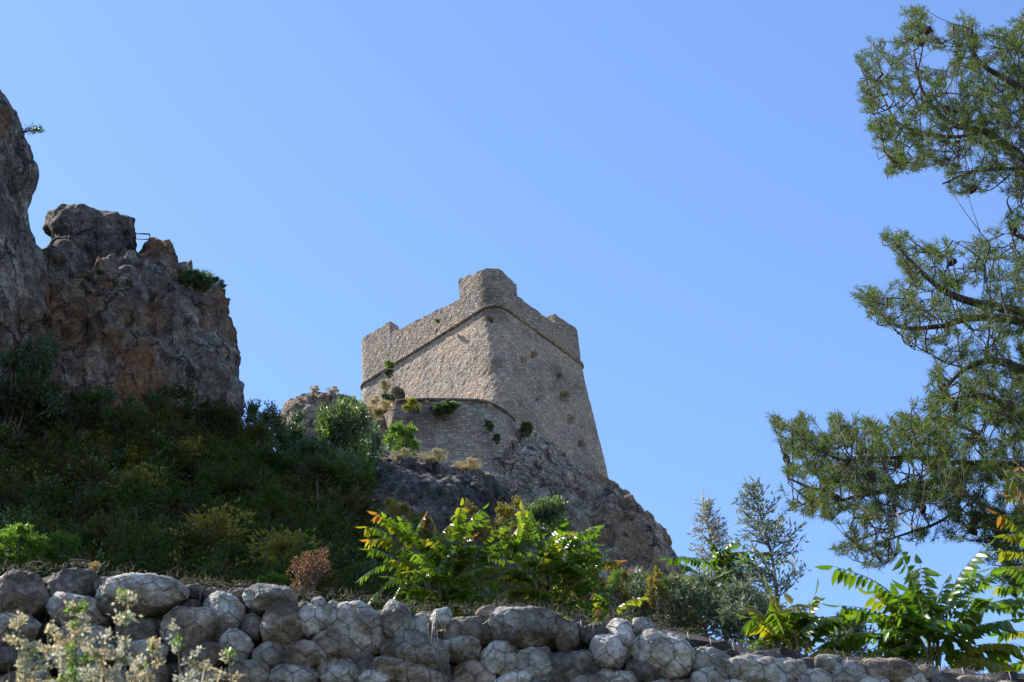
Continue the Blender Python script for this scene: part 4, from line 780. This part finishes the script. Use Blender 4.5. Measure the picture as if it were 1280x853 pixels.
regs = [([(1070, 75), (1085, 45), (1120, 55), (1130, 15), (1150, 8), (1175, 40), (1205, 18), (1232, 40), (1262, 30), (1285, 12), (1330, 20), (1330, 240), (1290, 255), (1240, 240), (1190, 250), (1180, 215), (1140, 215), (1110, 225), (1090, 185), (1082, 150), (1072, 110)], 1.0),
        ([(1100, 295), (1120, 285), (1150, 305), (1190, 300), (1215, 290), (1250, 290), (1262, 265), (1330, 250), (1330, 470), (1200, 470), (1185, 445), (1150, 445), (1110, 415), (1085, 400), (1066, 370), (1080, 355), (1115, 360), (1130, 345)], .8),
        ([(963, 525), (990, 512), (1020, 530), (1050, 520), (1080, 525), (1110, 530), (1150, 500), (1165, 470), (1180, 440), (1200, 470), (1330, 460), (1330, 650), (1255, 670), (1235, 655), (1190, 655), (1175, 640), (1130, 640), (1100, 650), (1040, 655), (1000, 650), (975, 620), (985, 585), (975, 560)], 1.15),
        ([(1060, 650), (1110, 640), (1160, 650), (1210, 655), (1260, 650), (1250, 685), (1190, 680), (1130, 690), (1100, 715), (1065, 715), (1040, 690)], .55),
        ([(1330, 0), (1440, -30), (1540, 90), (1550, 190), (1440, 230), (1330, 240)], .35), ([(1330, 260), (1500, 320), (1600, 330), (1570, 430), (1400, 460), (1330, 470)], .35), ([(1330, 470), (1480, 500), (1640, 540), (1620, 630), (1450, 660), (1330, 700)], .35),
        ([(1240, 640), (1330, 640), (1330, 760), (1262, 745), (1232, 700)], 1.0)]
def inside(p, poly):
    c = False
    for i in range(len(poly)):
        (x1, y1), (x2, y2) = poly[i - 1], poly[i]
        if (y1 > p[1]) != (y2 > p[1]) and p[0] < (x2 - x1) * (p[1] - y1) / (y2 - y1) + x1: c = not c
    return c
rp = random.Random(77)
def sample(nper):
    out = []
    for poly, dn in regs:
        x0, x1, y0, y1 = min(p[0] for p in poly), max(p[0] for p in poly), min(p[1] for p in poly), max(p[1] for p in poly)
        for _ in range(int((x1 - x0) * (y1 - y0) * nper * dn)):
            p = (rp.uniform(x0, x1), rp.uniform(y0, y1))
            if inside(p, poly): out.append(p)
    return out
T = Tubes(); NP = np.array([n_[0] for n_ in nodes])
sec = sorted([at(x, y, PY_ + rp.gauss(0, .45)) for x, y in sample(.005)], key=lambda p: np.min(np.linalg.norm(NP - p, axis=1)))
for p in sec:
    d_ = np.linalg.norm(NP - p, axis=1) + np.maximum(0, p[0] - NP[:, 0]) * .8; j = int(np.argmin(d_)); b = NP[j]
    if np.linalg.norm(p - b) > .75: continue
    P = curve([b, (b + p) / 2 + np.array([rp.uniform(-.05, .05), rp.uniform(-.05, .05), -.06 * np.linalg.norm(p - b)]), p], 6)
    T.add(P, np.linspace(.008, .004, len(P)), 4); NP = np.vstack([NP, P[2:]])
q = Quads(); NB = NP.copy(); tips = sample(.043); allp = []; coneat = []
for (x, y) in tips:
    if noise.noise((x / 24., y / 15., 1.7)) < -.22 + rp.uniform(-.12, .12): continue
    p = at(x, y, PY_ + rp.gauss(0, .55)); d_ = np.linalg.norm(NB - p, axis=1) + np.maximum(0, p[0] - NB[:, 0]) * .5; b = NB[int(np.argmin(d_))]
    v = p - b; l_ = np.linalg.norm(v)
    if l_ > .42: continue
    e = p + np.array([0, 0, .03]); T.add([b, (b + e) / 2 + np.array([0, 0, -.02]), e], [.0035, .0028, .002], 3)
    dr = nrm(v / max(l_, .01) + np.array([-.25, 0, .45])); allp.append((e, dr))
    if rp.random() < .009: coneat.append(p - dr * .1)
E_ = np.array([a for a, _ in allp]); D_ = np.array([b for _, b in allp]); nn_ = 34
k = rg.uniform(-1, .1, (len(E_), nn_, 1)); pos = E_[:, None] + D_[:, None] * k * .085; dirs = D_[:, None] * .7 + nrm(rg.normal(size=(len(E_), nn_, 3))) * .8
n_ = len(E_) * nn_; q.add(leaves(pos.reshape(-1, 3), dirs.reshape(-1, 3), .052 * rg.uniform(.6, 1.25, n_), 0.0050, rg, .06))
T.build('twigs', M_twig, pine, True); tag(pine.children[-1], kind='stuff'); link('needles', q.me('needles', L_('pine')), pine); tag(pine.children[-1], kind='stuff')
cv, cf = ICO[3]; cw = cv.copy()
for i in range(len(cw)):
    z_ = cw[i][2]; a_ = math.atan2(cw[i][1], cw[i][0]); rr_ = 1 + .16 * math.cos(a_ * 8 + z_ * 9) * math.cos(z_ * 14); cw[i] = cw[i] * np.array([.024, .024, .042]) * rr_ * np.array([1 - .25 * z_, 1 - .25 * z_, 1])
cme = bpy.data.meshes.new('cone'); cme.from_pydata([tuple(map(float, v)) for v in cw], [], cf); cme.materials.append(M_cone)
for p in coneat[:60]:
    o = link('cone', cme, pine); o.location = Vector(p) - Vector(pine.location); o.rotation_euler = (rp.uniform(1.8, 3.6), rp.uniform(-.6, .6), rp.uniform(0, 6))

# ------------------------------------------------------------------ foreground weeds and crest litter
wd = [(158, 752, .9, 'tallest pale-bracted weed, left of centre of the foreground clump'), (96, 764, 1., 'second tallest pale weed, yellow tip, left in the foreground clump'), (222, 790, .8, 'grey-white weed standing apart on the right of the clump'), (24, 780, .9, 'pale bushy weed at the left edge of the foreground'), (286, 826, .5, 'short weed at the far right of the foreground clump'),
      (60, 790, 1., 'bushy weed between the left-edge one and the yellow-tipped one'), (128, 800, 1., 'leafy weed between the two tallest weeds'), (190, 812, .8, 'low pale weed right of the tallest one'), (250, 838, .5, 'very short weed near the far right of the clump')]
wd2 = [(40, 815, 1., 'low weed in front of the left-edge bushy one'), (78, 822, 1., 'low weed under the yellow-tipped one'), (110, 830, 1., 'lowest weed between the two tallest ones'), (145, 822, 1., 'low weed in front of the tallest one'), (172, 835, .9, 'very low pale weed right of the tallest one'), (8, 815, 1., 'low weed cut by the left picture edge'), (205, 838, .7, 'very low weed under the grey-white one')]
for i, (px, py, dn, lb) in enumerate(wd + wd2[:5]):
    Yw = 3.3 + .12 * (i % 3); tip = at(px, py, Yw); ft = np.array([tip[0] + rs.uniform(-.08, .08), Yw + rs.uniform(-.1, .1), 0]); ft[2] = zt(ft[0], ft[1]) - .02; root = empty('weed', ft, lb, 'weed', 'dry weeds in the foreground'); T = Tubes(); q = Quads(); st = curve([ft, (ft + tip) / 2 + np.array([.03, 0, 0]), tip], 16)
    T.add(st, np.linspace(.005, .0015, len(st)), 5)
    for k in range(int(34 * dn)):
        t = 1 - (rs.random() ** 1.3) * .42; p = st[min(len(st) - 1, int(t * len(st)))]; w = .012 + (1 - t) * .34 * rs.uniform(.3, 1.1); an = rs.uniform(0, 6.28); e = p + np.array([math.cos(an) * w, math.sin(an) * w, w * rs.uniform(.3, 1.1)]); T.add([p, e], [.0012, .0007], 3)
        n_ = int(16 + 60 * w / .1); tt = rg.random((n_, 1)) ** .7; pos = p + (e - p) * tt + rg.normal(size=(n_, 3)) * .005; q.add(leaves(pos, rg.normal(size=(n_, 3)) + (e - p) / np.linalg.norm(e - p), .0105 * rg.uniform(.6, 1.3, n_), .0062, rg, .2), int(rs.choice([0, 0, 0, 0, 1, 2])))
    T.build('stem', M_stem, root); link('seed_heads', q.me('bracts', L_('bract', 'dry', 'bright')), root)
q = Quads(); n_ = 5200; xx = rg.uniform(-1.55, -.35, n_); yy = 3.1 + rg.random(n_) * .8; tp_ = (ray(60, 835)[2] / ray(60, 835)[1]); z1 = EYE + yy * (.452 - .03 * (xx + 1.3)) - .02 + rg.normal(size=n_) * .035 - np.maximum(0, xx + .95) * .10; z0 = np.array([zt(a, b) for a, b in zip(xx, yy)])
pos = np.stack([xx, yy, z0 + (z1 - z0) * (rg.random(n_) ** .3)], 1); q.add(leaves(pos, rg.normal(size=(n_, 3)) * .45 + np.array([0, 0, 1.]), .05 * rg.uniform(.5, 1.6, n_), .005, rg), 0)
n2_ = 2600; xx = rg.uniform(-1.55, -.4, n2_); yy = 3.1 + rg.random(n2_) * .8; z1 = EYE + yy * (.452 - .03 * (xx + 1.3)) - .02 + rg.normal(size=n2_) * .03 - np.maximum(0, xx + .95) * .10
q.add(leaves(np.stack([xx, yy, z1 - .1 * rg.random(n2_)], 1), rg.normal(size=(n2_, 3)), .013, .008, rg, .2), 1); q.add(leaves(np.stack([xx, yy, z1 - .15 * rg.random(n2_)], 1), rg.normal(size=(n2_, 3)), .02, .007, rg, .2), 2)
tag(link('grass', q.me('grass', L_('dry', 'bract', 'bright'))), 'tangle of dry grass and small weeds at the lower left', 'grass', None, 'stuff')
# dead stems and litter caught along the crest of the wall
T = Tubes(); q = Quads()
for k in range(300):
    px = rs.uniform(-20, 1290); p = at(px, topline(px) + rs.uniform(-4, 6), 7.2 + rs.uniform(0, .35)); d = np.array([rs.uniform(-1, 1), rs.uniform(-.4, .4), rs.uniform(-.1, .25)]) * rs.uniform(.05, .16); T.add(curve([p, p + d * .5 + np.array([0, 0, .015]), p + d], 4), .0016, 3)
n_ = 1300; px = rg.uniform(-30, 1300, n_); pos = np.array([at(a, topline(a) + b, 7.2 + c) for a, b, c in zip(px, rg.uniform(-3, 8, n_), rg.uniform(0, .4, n_))]); q.add(leaves(pos, rg.normal(size=(n_, 3)) * .6 + np.array([0, 0, .6]), .035 * rg.uniform(.5, 1.5, n_), .006, rg))
tag(T.build('dead_twigs', M_twig), 'tangle of dead twigs along the crest of the boulder wall', 'twigs', None, 'stuff'); tag(link('dry_litter', q.me('litter', L_('litter'))), 'dry grass blades and leaf litter on the wall crest', 'litter', None, 'stuff')
